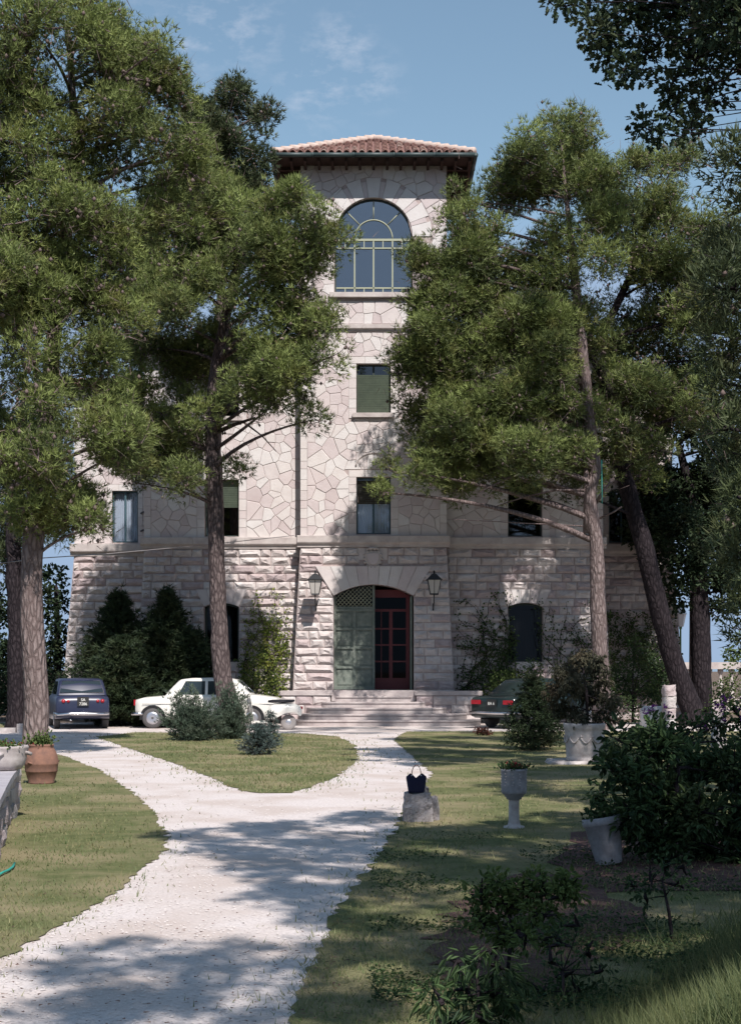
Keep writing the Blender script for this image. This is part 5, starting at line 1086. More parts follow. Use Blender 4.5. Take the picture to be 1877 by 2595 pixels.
# ---------------------------------------------------------------- near shrubs on the right
ypl = 12.0
broad('potted_shrub', 'large dark leafy shrub growing up behind the tilted grey pot', [(1480, 1960, 12, .04), (1490, 1850, 12.1, .03), (1500, 1700, 12.2, .02)],
     [(1330, 1760, 26), (1345, 1700, 30), (1370, 1640, 26), (1400, 1720, 46), (1400, 1800, 46), (1350, 1810, 22), (1460, 1660, 50), (1470, 1760, 56), (1480, 1860, 50), (1540, 1700, 56), (1550, 1800, 60), (1560, 1890, 46), (1620, 1720, 60), (1640, 1820, 60), (1640, 1900, 46), (1420, 1860, 30), (1700, 1800, 80)], 12.2, 401, s=.13, per=34, L=.085, W=.045, m=BROAD, dens=5.5, spread=.4, cat='shrub', crown='foliage', limb=.012)
broad('flowering_shrub', 'dark shrub topped with purple flowers behind the potted shrub', [(1500, 1750, 14.5, .03), (1500, 1650, 14.5, .02)],
     [(1400, 1640, 30), (1440, 1610, 28), (1490, 1620, 34), (1540, 1610, 34), (1590, 1600, 36), (1640, 1590, 40), (1430, 1660, 34), (1520, 1670, 40), (1600, 1670, 44), (1680, 1640, 50), (1370, 1680, 26)], 14.8, 402, s=.14, per=46, L=.06, W=.035, m=BROAD, dens=2.6, spread=.4, cat='shrub', crown='foliage', limb=.012, flowers=(PURP, 34, .028, lambda q_: q_[2] > 1.15))
broad('shrub', 'small green leafy shrub on the red soil bed in the lower foreground', [(1120, 2180, 7.6, .012), (1130, 2090, 7.6, .009), (1125, 2010, 7.6, .006)],
     [(1065, 1985, 34), (1100, 1960, 32), (1130, 2010, 44), (1070, 2040, 40), (1160, 1975, 36), (1200, 1970, 38), (1190, 2030, 38), (1240, 1985, 36), (1265, 1960, 24), (1110, 2080, 38), (1160, 2070, 34), (1210, 2080, 24)], 7.6, 403, s=.06, per=26, L=.040, W=.024, m=BROADL, dens=3.4, spread=.18, cat='shrub', crown='foliage', limb=.004)
broad('shrub', 'narrow leaved dark drooping shrub at the bottom edge of the picture', [(1060, 2330, 6.4, .012), (1060, 2200, 6.4, .01), (1050, 2130, 6.4, .006)],
     [(1010, 2130, 30), (1060, 2110, 34), (1100, 2140, 30), (1030, 2190, 40), (1090, 2200, 40), (980, 2220, 34), (1050, 2250, 40), (1120, 2240, 34), (1150, 2180, 20), (1000, 2270, 40)], 6.4, 404, s=.07, per=24, L=.075, W=.018, m=BROAD, dens=3.0, spread=.2, cat='shrub', crown='foliage', limb=.004, droop=.9)
broad('shrub', 'thin sparse twiggy shrub at the foot of the grassy bank', [(1490, 2110, 8.6, .012), (1480, 2020, 8.6, .01), (1465, 1950, 8.7, .006)],
     [(1440, 1950, 26), (1470, 1920, 26), (1500, 1960, 26), (1430, 1990, 18), (1400, 1960, 18), (1510, 1920, 20)], 8.7, 405, s=.07, per=20, L=.035, W=.02, m=BROAD, dens=1.8, spread=.2, cat='shrub', crown='foliage', limb=.005)
broad('shrub', 'low sprig of dark leaves between the two foreground shrubs', [(1250, 2240, 7.0, .01), (1245, 2150, 7.0, .006)],
     [(1240, 2090, 34), (1280, 2050, 30), (1220, 2130, 34), (1300, 2110, 30), (1250, 2160, 36), (1200, 2200, 40), (1280, 2200, 34), (1330, 2150, 26), (1240, 2240, 36)], 7.0, 406, s=.07, per=16, L=.035, W=.018, m=BROAD, dens=1.7, spread=.15, cat='shrub', crown='foliage', limb=.004)

# ---------------------------------------------------------------- pots, urn, rock, bag
def obj(M, name, m, parent): q_ = M.build(name, m); q_.parent = parent; return q_
def plantlet(root, z, r_, n, m, seed, L=.05, W=.035, fl=None, hgt=.08):
    global rng; rng = np.random.default_rng(seed)
    P = np.stack([rng.normal(0, r_*.5, n), rng.normal(0, r_*.5, n), z+np.abs(rng.normal(0, hgt, n))], 1); V, T, tt = leaves(P, sph(n, .5), L, W, rng.random(n)); o = npbuild('plant', V, T, m, root, tt); o['kind'] = 'stuff'
    if fl:
        n = fl[1]; P = np.stack([rng.normal(0, r_*.4, n), rng.normal(0, r_*.4, n), z+hgt+np.abs(rng.normal(0, hgt*.6, n))], 1); V, T, tt = leaves(P, sph(n, .5), L*.7, W*.7, rng.random(n)); npbuild('blossoms', V, T, fl[0], root, tt)['kind'] = 'stuff'
jx, jy = G(105.5, 1987)
jar = empty('terracotta_jar', (jx, jy, 0), label='big ribbed terracotta jar planted with greenery on the left lawn', cat='jar')
obj(MB().lathe([(.165, 0), (.185, .01), (.19, .035), (.185, .05), (.205, .10), (.225, .18), (.232, .185), (.234, .20), (.238, .28), (.245, .29), (.247, .31), (.24, .34), (.235, .40), (.215, .46), (.19, .51), (.172, .545), (.18, .555), (.183, .575), (.172, .585), (.15, .58), (.15, .5)], n=36), 'body', TERRA, jar)
for a in (-.5, 2.2):
    c_, s_ = math.cos(a-math.pi/2), math.sin(a-math.pi/2); obj(MB().tube([(.22*c_-.05*s_, .22*s_+.05*c_, .30), (.27*c_, .27*s_, .33), (.22*c_+.05*s_, .22*s_-.05*c_, .30)], .016, 6), 'handle', TERRA, jar)
obj(MB().lathe([(0, .55), (.148, .55)], n=20), 'soil', SOIL, jar); plantlet(jar, .57, .17, 420, BROADL, 501, .05, .035)
# terrace wall on the far left
WT = .565; top = [(-3.02, 11.0), (-3.12, 12.0), (-3.42, 13.4), (-3.72, 14.8), (-3.98, 16.2), (-4.15, 17.0), (-4.6, 17.8), (-5.4, 18.4), (-8, 18.9), (-8, 11.0)]
tw = empty('terrace_wall', (-4.2, 14, 0), label='low rough stone terrace wall with flat grey slabs on top at the left edge', cat='wall')
M = MB(); n = len(top); inn = [(x-.12, y) for x, y in top]
M.add([(x+4.2, y-14, 0) for x, y in inn]+[(x+4.2, y-14, WT-.07) for x, y in inn], [(i, (i+1) % n, (i+1) % n+n, i+n) for i in range(n)]+[tuple(range(n, 2*n))]); obj(M, 'core', MORT, tw)
SLB = mat('terrace_slab', (.40, .38, .40), .85, .2, noise=(4, (.27, .25, .27), .7, 1), bump=(15, .3, .01))
cut = 11.0; rows = []
for k in range(6):
    ya, yb2 = 11.0+k*1.02, 11.0+(k+1)*1.02-.012
    def ex(y):
        for (xa, y_a), (xb, y_b) in zip(top, top[1:]):
            if y_a <= y <= y_b: return xa+(xb-xa)*(y-y_a)/(y_b-y_a)
        return top[5][0]
    xm_ = -5.6
    for (l0, r0, r1) in ((None, xm_, xm_), (xm_+.012, None, None)):
        if l0 is None: P4 = [(-8, ya), (xm_, ya), (xm_, yb2), (-8, yb2)]
        else: P4 = [(l0, ya), (ex(ya), ya), (ex(yb2), yb2), (l0, yb2)]
        V = [(x+4.2, y-14, WT-.068) for x, y in P4]+[(x+4.2, y-14, WT+random.uniform(-.004, .004)) for x, y in P4]; obj(MB().hexa(V), 'slab', SLB, tw)
P4 = [(-8, 17.12), (-4.22, 17.12), (-4.7, 17.8), (-5.5, 18.4), (-8, 18.8)]; nn = 5
obj(MB().add([(x+4.2, y-14, WT-.068) for x, y in P4]+[(x+4.2, y-14, WT) for x, y in P4], [(i, (i+1) % nn, (i+1) % nn+nn, i+nn) for i in range(nn)]+[tuple(range(nn, 2*nn))]), 'slab', SLB, tw)
def boulder(M, c, rx, ry, rz, seed, n=10, mi=0, amp=.22):
    rr = random.Random(seed); V = []; ph = 6
    for i in range(ph+1):
        for k in range(n):
            t = math.pi*i/ph; a = 2*math.pi*k/n; s = 1+rr.uniform(-amp, amp)
            if i in (0, ph): s = 1
            sq = lambda v: math.copysign(abs(v)**.6, v)
            V.append((c[0]+rx*sq(math.sin(t)*math.cos(a))*s, c[1]+ry*sq(math.sin(t)*math.sin(a))*s, c[2]+rz*sq(math.cos(t))*s))
    M.add(V, [(i*n+k, (i+1)*n+k, (i+1)*n+(k+1) % n, i*n+(k+1) % n) for i in range(ph) for k in range(n)], mi)
random.seed(33)
for lay in range(3):
    y = 11.2
    while y < 17.2:
        wd = random.uniform(.25, .5); b = MB(); boulder(b, (ex(y)+4.2-.17+random.uniform(-.02, .03), y-14, .085+lay*.17), .10+.03*random.random(), wd*.54, .105, int(y*100)+lay, amp=.06); obj(b, 'stone', [ROCKM, ASH[2], ASH[3], ASH[0]][random.randrange(4)], tw); y += wd*.95
bx_, by_ = S(8, 1950, 15.6).x, 15.6
tub = empty('stone_basin', (bx_, by_, WT), label='round pale stone basin of flowers standing on the terrace wall', cat='planter')
obj(MB().lathe([(.17, .002), (.2, .01), (.235, .06), (.255, .13), (.262, .21), (.272, .235), (.278, .255), (.268, .265), (.24, .26), (.235, .2)], n=32), 'body', POTW, tub)
for a in (-1.5, 1.6, .05): obj(MB().tube([(.255*math.cos(a)-.05*math.sin(a), .255*math.sin(a)+.05*math.cos(a), .19), (.30*math.cos(a), .30*math.sin(a), .175), (.255*math.cos(a)+.05*math.sin(a), .255*math.sin(a)-.05*math.cos(a), .19)], .022, 8), 'lug', POTW, tub)
obj(MB().lathe([(0, .235), (.236, .235)], n=20), 'soil', SOIL, tub); plantlet(tub, .25, .26, 260, BROADL, 502, .035, .025, (REDP, 40), .03)
# rock with bag
rx_, ry_ = G(1060, 2086)
rk = empty('limestone_block', (rx_, ry_+.12, 0), label='rough pitted limestone block beside the path carrying a dark bag', cat='stone block')
b = MB()
nn = 9; V = []; rr = random.Random(4)
def blockrock(M, x0, x1, y0, y1, z1, seed, k=6):
    rr = random.Random(seed); V = {}; F_ = []; L_ = []
    def vid(i, j, l):
        if (i, j, l) not in V:
            V[(i, j, l)] = len(L_); u_, v_, w_ = i/k, j/k, l/k
            tap = 1-.08*w_; x = (x0+x1)/2+(x1-x0)*(u_-.5)*tap; y = (y0+y1)/2+(y1-y0)*(v_-.5)*tap; z = z1*w_
            edge = sum(1 for q_ in (i, j) if q_ in (0, k))+(l == k); am = .012+.012*(edge > 1); L_.append((x+rr.uniform(-am, am)-(.018 if i == k and edge > 1 else 0)+(.018 if i == 0 and edge > 1 else 0), y+rr.uniform(-am, am)+(.015 if j == 0 and edge > 1 else 0), z+rr.uniform(-am, am)*(l > 0)))
        return V[(i, j, l)]
    for a in range(k):
        for c in range(k):
            F_ += [(vid(a, 0, c), vid(a+1, 0, c), vid(a+1, 0, c+1), vid(a, 0, c+1)), (vid(a+1, k, c), vid(a, k, c), vid(a, k, c+1), vid(a+1, k, c+1)), (vid(0, a+1, c), vid(0, a, c), vid(0, a, c+1), vid(0, a+1, c+1)), (vid(k, a, c), vid(k, a+1, c), vid(k, a+1, c+1), vid(k, a, c+1)), (vid(a, c, k), vid(a+1, c, k), vid(a+1, c+1, k), vid(a, c+1, k))]
    M.add(L_, F_, 0, False)
blockrock(b, -.165, .155, -.12, .18, .315, 5); blockrock(b, .09, .235, .05, .24, .255, 6, 4); blockrock(b, -.02, .13, .12, .22, .36, 7, 3)
obj(b, 'rock', ROCKM, rk)
bg_ = empty('handbag', (rx_-.02, ry_+.10, .322), label='dark navy woven handbag with thin brown handles standing on the limestone block', cat='bag')
M = MB(); V = []; k = 24; prof = [(.75, 0), (.80, .02), (.90, .09), (1.0, .16)]
for (s, z) in prof:
    for i in range(k): a = 2*math.pi*i/k; V.append((.112*s*math.copysign(abs(math.cos(a))**.7, math.cos(a)), .055*s*math.copysign(abs(math.sin(a))**.7, math.sin(a)), z))
for i in range(k):
    a = 2*math.pi*i/k; x = .112*math.copysign(abs(math.cos(a))**.7, math.cos(a)); z = .175+.035*math.exp(-((abs(x)-.065)/.03)**2)-.02*math.exp(-(x/.02)**2); V.append((x*.97, .045*math.copysign(abs(math.sin(a))**.7, math.sin(a)), z))
M.add(V, [(j*k+i, j*k+(i+1) % k, (j+1)*k+(i+1) % k, (j+1)*k+i) for j in range(4) for i in range(k)]+[tuple(range(k))[::-1]], 0, True); obj(M, 'body', BAG, bg_)
for yy in (-.04, .04): obj(MB().tube([(.05*math.cos(a)*(1.0), yy*(1-.6*math.sin(a)), .195+.105*math.sin(a)) for a in [math.pi*i/14 for i in range(15)]], .0038, 6), 'handle', LEATH, bg_)
for x in (-.05, .05): obj(MB().lathe([(0, -.004), (.008, -.003), (.008, 0)], (x, -.047, .19), 8, axis='y'), 'rivet', CHR, bg_)
# pedestal urn
ux, uy = G(1301.6, 2100)
ur = empty('pedestal_urn', (ux, uy, 0), label='grey cylindrical stone urn of red flowers on a short column pedestal', cat='urn')
obj(MB().lathe([(.108, 0), (.112, .012), (.108, .028), (.07, .034), (.062, .06), (.056, .10), (.055, .28), (.06, .305)], n=28), 'pedestal', POTW, ur)
obj(MB().lathe([(.062, .306), (.080, .31), (.082, .33), (.098, .335), (.10, .355), (.118, .362), (.130, .378), (.134, .40), (.134, .60), (.138, .605), (.138, .625), (.124, .628), (.119, .58)], n=32), 'bowl', POTG, ur)
bM = MB()
for a0_ in (-1.75, -1.2, -2.4, -.4, -3.0):
    for k in range(5):
        z = .455+k*.03; a = a0_+(.05 if k % 2 else -.03); bM.lathe([(0, 0), (.009, 0), (.009, .007), (0, .009)], (.133*math.cos(a), .133*math.sin(a), z), 6)
obj(bM, 'relief', POTW, ur)
obj(MB().lathe([(0, .59), (.119, .59)], n=16), 'soil', SOIL, ur); plantlet(ur, .61, .13, 300, BROAD, 503, .04, .03, (REDP, 60), .03)
# big white planter
wx, wy = G(1486, 1938)
WTn = empty('white_planter', (wx, wy+.3, .05), label='big white stone planter with garland relief on a slab, weeping shrub in it', cat='planter')
obj(MB().lathe([(.31, 0), (.318, .02), (.325, .06), (.315, .08), (.32, .10), (.345, .5), (.35, .56), (.362, .575), (.366, .60), (.372, .63), (.372, .66), (.36, .672), (.33, .67), (.32, .6)], n=40), 'body', POTW, WTn)
bM = MB()
for k in range(10):
    a = 2*math.pi*k/10
    bM.tube([((.338+.012)*math.cos(a+t*.5), (.338+.012)*math.sin(a+t*.5), .42-.09*math.sin(math.pi*t)) for t in [i/6 for i in range(7)]], .014, 6); bM.lathe([(0, -.02), (.03, 0), (0, .03)], (.345*math.cos(a), .345*math.sin(a), .44), 8)
obj(bM, 'garland', POTW, WTn); obj(MB().lathe([(0, .61), (.325, .61)], n=20), 'soil', SOIL, WTn)
sb = MB(); blockrock(sb, -.6, .25, -.42, .42, .055, 8, 4); q_ = sb.build('slab', POTW); q_.location = (wx-.08, wy+.3, 0.0); tag(q_, 'flat pale stone slab under the big white planter', 'slab')
broad('weeping_shrub', 'weeping dark shrub with reddish brown sprays growing in the white planter', [(1300, 1605, 25.4, .03), (1298, 1540, 25.4, .025), (1290, 1480, 25.4, .015)],
     [(1290, 1465, 26), (1250, 1490, 26), (1320, 1480, 26), (1340, 1510, 22), (1230, 1520, 22), (1270, 1520, 28), (1310, 1540, 26), (1235, 1560, 18), (1340, 1555, 20), (1270, 1575, 22), (1320, 1585, 18), (1350, 1580, 14), (1290, 1600, 20)], 25.4, 504, s=.14, per=85, L=.075, W=.03, m=leafmat('weeping_leaves', (.045, .05, .032), (.13, .12, .075), .25), dens=3.6, spread=.3, cat='shrub', crown='foliage', limb=.012, droop=1.2)
bpy.data.objects['weeping_shrub'].location.z = 0
# tilted grey pot
px_, py_ = G(1540, 2200)
tp_ = empty('tilted_pot', (px_+.03, py_+.12, .02), label='grey tapered clay pot leaning to one side under the big dark shrub', cat='flower pot'); tp_.rotation_euler = (math.radians(-4), math.radians(-9), 0)
obj(MB().lathe([(.105, 0), (.11, .01), (.155, .33), (.165, .335), (.17, .36), (.168, .395), (.15, .40), (.145, .36)], n=32), 'body', POTG, tp_); obj(MB().lathe([(0, .36), (.148, .36)], n=16), 'soil', SOIL, tp_); plantlet(tp_, .37, .14, 200, BROAD, 505, .05, .03)
# kerb and hose
kb = empty('kerb', (-11, 37.9, 0), label='low white stone kerb at the far left beyond the big pine', cat='kerb')
for k in range(4): obj(MB().box(-2+k*.9, -2+(k+1)*.9-.02, -.12, .12, 0, .13), 'kerb_stone', POTW, kb)
obj(MB().box(1.62, 1.85, -.14, .14, 0, .24), 'end_stone', POTW, kb)
hp = [G(x, y) for x, y in [(-10, 2232), (8, 2222), (22, 2216), (33, 2208), (38, 2198)]]
tag(MB().tube([(x, y, .035) for x, y in hp], .011, 6).build('garden_hose', mat('teal_hose', (.03, .30, .24), .5, .4)), 'teal garden hose end lying on the left lawn', 'hose')
tag(MB().tube([D(1331, 1018, 39.6), D(1332, 1115, 39.6)], .014, 5).build('hanging_cord', mat('teal_cord', (.05, .34, .30), .6, .3)), 'teal cord hanging from the dead branch of the right pine', 'cord')

# ---------------------------------------------------------------- parapet, posts, lamp post
pw = empty('parapet_wall', (14, 58, 0), label='grey stone parapet with a heavy coping at the far right beyond the trunks', cat='wall')
for k in range(8): obj(MB().box(-3.2+k*1.4, -3.2+(k+1)*1.4-.01, -.25, .25, 1.72, 2.0), 'coping', GUT if 0 else TRIM, pw)
obj(MB().box(-3.1, 8, -.15, .15, 0, .5), 'plinth', TRIM, pw)
for k in range(24): obj(MB().lathe([(.13, .5), (.13, .58), (.07, .62), (.12, .9), (.13, 1.0), (.06, 1.35), (.06, 1.5), (.12, 1.6), (.12, 1.72)], (-2.9+k*.45, 0, 0), 10), 'baluster', TRIM, pw)
obj(MB().box(-3.45, -3.0, -.3, .3, 0, 2.15), 'pier', TRIM, pw)
def pillar(x, y, w_, h, label, seed):
    o = empty('stone_post', (x, y, 0), label=label, cat='stone post'); z = 0; random.seed(seed)
    while z < h-.05:
        hh = min(random.uniform(.28, .4), h-z); b = MB(); blockrock(b, -w_*.5, w_*.5, -w_*.5, w_*.5, hh, seed+int(z*10), 4); q_ = obj(b, 'stone', ASH[random.randrange(5)], o); q_.location.z = z; z += hh
pillar(q(1480, 39), 39, .36, 1.25, 'pale stone gatepost left of the leaning trunk', 61)
pillar(q(1590, 30), 30, .3, .85, 'short pale stone post right of the black trunk', 62)
b = MB(); boulder(b, (0, 0, .32), .42, .35, .36, 63, 14, amp=.06); o_ = b.build('boulder', STONE[4]); o_.location = (q(1448, 39.5), 39.5, 0); tag(o_, 'rounded white boulder beside the pale gatepost', 'boulder')
lp = empty('lamp_post', (S(1723, 1700, 50).x, 50, 0), label='thin green lamp post with a white lantern beyond the leaning trunk', cat='lamp post')
GRNP = mat('green_post_paint', (.12, .22, .10), .5, .4)
obj(MB().lathe([(.09, 0), (.09, .3), (.05, .36), (.035, .5), (.032, 3.1), (.06, 3.15), (.05, 3.2)], n=12), 'post', GRNP, lp)
obj(MB().lathe([(.11, 3.2), (.20, 3.62), (.20, 3.64)], n=6, smooth=False), 'lantern_glass', mat('white_lantern', (.75, .75, .74), .4, .4), lp)
obj(MB().lathe([(.24, 3.64), (.13, 3.80), (.06, 3.88), (.05, 3.96), (.01, 4.02)], n=6, smooth=False), 'lantern_cap', mat('white_metal', (.78, .78, .76), .5, .4), lp)

# ---------------------------------------------------------------- vehicles (local x = forward, y = left)
def car(root, P, paint):
    st = P['st']; M = MB(); V = []; F_ = []
    sec = [(-1, 0), (-1.0, .3), (-1.0, .62), (-.985, .86), (-.93, .97), (-.6, 1.0), (0, 1.02), (.6, 1.0), (.93, .97), (.985, .86), (1.0, .62), (1.0, .3), (1, 0)]
    ns = len(sec)
    for (x, zb, zt_, hw) in st:
        for (a, b_) in sec: V.append((x, a*hw, zb+(zt_-zb)*b_))
    for i in range(len(st)-1):
        for k in range(ns-1): F_.append((i*ns+k, i*ns+k+1, (i+1)*ns+k+1, (i+1)*ns+k))
        F_.append((i*ns+ns-1, i*ns, (i+1)*ns, (i+1)*ns+ns-1))
    F_.append(tuple(range(ns))[::-1]); F_.append(tuple((len(st)-1)*ns+k for k in range(ns)))
    M.add(V, [f[::-1] for f in F_], 0, True); body = obj(M, 'body', paint, root)
    x0, x1, x2, x3, zb, zr, wb_, wr_ = P['gh']   # rear base, rear top, front top, front base
    def ghs(t_):  # cross-section at station
        return None
    V = []; F_ = []; st2 = [(x0, zb, wb_), (x0+(x1-x0)*.5, (zb+zr)/2+.02, (wb_+wr_)/2), (x1, zr-.03, wr_), (x1+.25, zr, wr_), ((x1+x2)/2, zr+.015, wr_), (x2-.2, zr, wr_), (x2, zr-.04, wr_), (x2+(x3-x2)*.5, (zb+zr)/2, (wb_+wr_)/2), (x3, zb, wb_)]
    sec2 = lambda x, z, w_: [(x, -wb_, zb-.04), (x, -w_, z-.03), (x, -w_*.9, z), (x, 0, z+.012), (x, w_*.9, z), (x, w_, z-.03), (x, wb_, zb-.04)]
    for s in st2: V += sec2(*s)
    for i in range(len(st2)-1):
        for k in range(6): F_.append((i*7+k, i*7+k+1, (i+1)*7+k+1, (i+1)*7+k))
    obj(MB().add(V, [f[::-1] for f in F_], 0, True), 'cabin', paint, root)
    # windows, just proud of the cabin
    def side(xa, xb, name='window'):
        for sy in (-1, 1):
            def pt(x, z):
                f = (z-(zb-.04))/((zr-.03)-(zb-.04)); w_ = wb_+(wr_-wb_)*f; return (x, sy*(w_+.006), z)
            za, zc = zb+.02, zr-.075; pts = [pt(xa[0], za), pt(xb[0], za), pt(xb[1], zc), pt(xa[1], zc)]
            V = pts+[(p[0], p[1]-sy*.004, p[2]) for p in pts]; F_ = [(0, 1, 2, 3), (7, 6, 5, 4)]; obj(MB().add(V, F_), name, CARGL2, root)
    for w_ in P['win']: side(*w_)
    def screen(xa, za, wa, xb, zc, wc, sx, name):
        nx_, nz_ = (zc-za), -(xb-xa); l = math.hypot(nx_, nz_); ox, oz = sx*abs(nx_)/l*.012, abs(nz_)/l*.012
        V = [(xa+ox, -wa, za+oz), (xa+ox, wa, za+oz), (xb+ox, wc, zc+oz), (xb+ox, -wc, zc+oz)]; fr_ = [(x+ox*.2, y*1.06, z) for x, y, z in V]
        obj(MB().add(V+[(x-.008*sx, y, z-.005) for x, y, z in V], [(0, 1, 2, 3), (7, 6, 5, 4)]), name, CARGL2, root)
        obj(MB().tube([V[0], V[1], V[2], V[3], V[0]], .010, 5), 'window_trim', CHR, root)
    e = .13
    screen(x0+(x1-x0)*e, zb+(zr-zb)*e, wb_*.88, x0+(x1-x0)*.9, zb+(zr-zb)*.86, wr_*.86, -1, 'rear_window')
    screen(x3+(x2-x3)*e, zb+(zr-zb)*e, wb_*.88, x3+(x2-x3)*.9, zb+(zr-zb)*.86, wr_*.86, 1, 'windscreen')
    for wx_ in P['wheels']:
        for sy in (-1, 1):
            hw = P['hw']; r_ = P['r']
            pts = [(wx_+(r_+.07)*math.cos(a), (r_+.07)*math.sin(a)+r_) for a in [math.pi*1.08*i/16-.04*math.pi for i in range(17)]]
            M = MB(); y_a, y_b = sorted((sy*(hw-.2), sy*(hw+.006))); M.prism([(x, max(z, .2)) for x, z in pts], y_a, y_b); obj(M, 'wheel_arch', RUB, root)
            w = MB(); yy = sy*(hw-.075)
            w.lathe([(r_*.62, -.085), (r_*.93, -.085), (r_, -.05), (r_, .05), (r_*.93, .085), (r_*.62, .085)], (wx_, yy, r_), 24, axis='y'); wo = obj(w, 'wheel', TYREG, root)
            obj(MB().lathe([(0.001, sy*.075), (r_*.25, sy*.095), (r_*.42, sy*.085), (r_*.62, sy*.088), (r_*.63, 0)] if sy > 0 else [(r_*.63, 0), (r_*.62, -.088), (r_*.42, -.085), (r_*.25, -.095), (0.001, -.075)], (wx_, yy, r_), 20, axis='y'), 'hubcap', P.get('hub', HUB), wo)
    xr, xf = st[0][0], st[-1][0]
    for x, s in ((xr, -1), (xf, 1)):
        hwb = P['hw']-.02; zbmp = P['bump']; obj(MB().tube([(x-s*.25, -hwb-.02, zbmp), (x+s*.06, -hwb*.93, zbmp), (x+s*.10, -hwb*.5, zbmp), (x+s*.11, 0, zbmp), (x+s*.10, hwb*.5, zbmp), (x+s*.06, hwb*.93, zbmp), (x-s*.25, hwb+.02, zbmp)], .045, 8), 'bumper', CHR, root)
    return body
CARGL2 = mat('car_window', (.02, .03, .035), .05, .6); 
def taillight(root, x, y, z, w_, h): obj(MB().box(x-.03, x+.02, y-w_/2, y+w_/2, z-h/2, z+h/2), 'tail_light', REDL, root)
def text(root, s, x, z, size, back=True, y=0):
    cu = bpy.data.curves.new('plate_number', 'FONT'); cu.body = s; cu.size = size; cu.extrude = .002; cu.align_x = 'CENTER'; cu.materials.append(PLTW)
    tmp = bpy.data.objects.new('tmp', cu); C.objects.link(tmp); bpy.context.view_layer.update(); me = bpy.data.meshes.new_from_object(tmp.evaluated_get(bpy.context.evaluated_depsgraph_get())); bpy.data.objects.remove(tmp)
    o = bpy.data.objects.new('plate_number', me); C.objects.link(o); o.parent = root; o.location = (x, y, z); o.rotation_euler = (math.radians(90), 0, math.radians(-90)); return o
# white car, boot to the left
wc = empty('white_car', (S(537, 1700, 41.4).x, 41.4, 0), 0, label='cream white vintage saloon parked side-on behind the junipers', cat='car')
car(wc, dict(hw=.80, r=.30, wheels=(-1.60, 1.22), bump=.42, win=[((-.88, -.68), (-.12, -.12)), ((-.04, -.04), (.80, .62))],
   st=[(-2.13, .50, .70, .60), (-2.10, .42, .83, .70), (-1.9, .34, .88, .77), (-1.3, .26, .93, .80), (-.7, .22, .97, .81), (.9, .22, .97, .81), (1.4, .26, .95, .80), (1.9, .32, .88, .76), (2.08, .40, .80, .68), (2.13, .48, .70, .58)],
   gh=(-1.25, -.82, .75, 1.22, .95, 1.43, .72, .58)), WPAINT)
for y in (-.6, .6): taillight(wc, -2.13, y, .74, .10, .16); obj(MB().lathe([(.085, 0), (.085, .03), (.05, .06), (0.001, .07)], (2.08, y*.9, .70), 16, axis='x'), 'headlight', FROST, wc)
obj(MB().box(-.03, .05, -.83, -.82, .80, .83), 'door_handle', CHR, wc); obj(MB().tube([(-1.9, -.812, .70), (1.9, -.79, .70)], .008, 4), 'trim_strip', CHR, wc)
# blue car, seen from behind
bc = empty('blue_car', (-8.62, 41.9, 0), math.radians(106), label='dark blue vintage saloon seen from behind beside the big left pine trunk', cat='car')
car(bc, dict(hw=.75, r=.30, wheels=(-1.22, 1.25), bump=.44, win=[((-1.35, -1.05), (-.35, -.35)), ((-.27, -.27), (.62, .42))],
   st=[(-2.0, .50, .78, .68), (-1.97, .36, .91, .73), (-1.8, .30, .95, .75), (-1.2, .26, .97, .76), (.9, .24, .97, .76), (1.6, .28, .92, .75), (1.95, .36, .82, .70), (2.02, .46, .72, .62)],
   gh=(-1.62, -1.34, .45, .95, .96, 1.42, .70, .61)), BPAINT)
for y in (-.54, .54):
    for k, (dy, r_) in enumerate(((0, .055), (.13*(1 if y > 0 else -1)*-1, .045))): obj(MB().lathe([(0.001, -.04), (r_*.8, -.03), (r_, 0), (r_, .05)], (-2.0, y+dy, .80), 14, axis='x'), 'tail_light', REDL, bc)
pl = obj(MB().box(-2.05, -2.02, -.16, .16, .66, .92), 'number_plate', PLATE, bc); text(bc, 'SA', -2.056, .80, .11); text(bc, '7286', -2.056, .685, .11)
obj(MB().tube([(-2.2, .35, .27), (-1.8, .35, .27)], .025, 8), 'exhaust', CHR, bc)
# dark green car, rear three-quarter
gc = empty('green_car', (5.0, 41.9, 0), math.radians(46), label='dark green saloon seen from the rear corner right of the steps', cat='car')
car(gc, dict(hw=.82, r=.30, wheels=(-1.35, 1.35), bump=.46, win=[((-1.05, -.72), (-.15, -.15)), ((-.07, -.07), (.85, .60))],
   st=[(-2.25, .50, .80, .74), (-2.22, .36, .90, .79), (-2.0, .30, .93, .82), (-1.2, .26, .95, .83), (1.0, .24, .95, .83), (1.9, .28, .88, .80), (2.2, .36, .80, .75), (2.28, .46, .70, .68)],
   gh=(-1.55, -.95, .60, 1.15, .94, 1.42, .75, .58)), GPAINT)
for y in (-.58, .58): obj(MB().box(-2.29, -2.24, y-.16, y+.16, .70, .82), 'tail_light', REDL, gc)
obj(MB().box(-2.29, -2.27, -.17, .17, .64, .84), 'number_plate', PLATE, gc); text(gc, 'BA 6', -2.296, .685, .12)
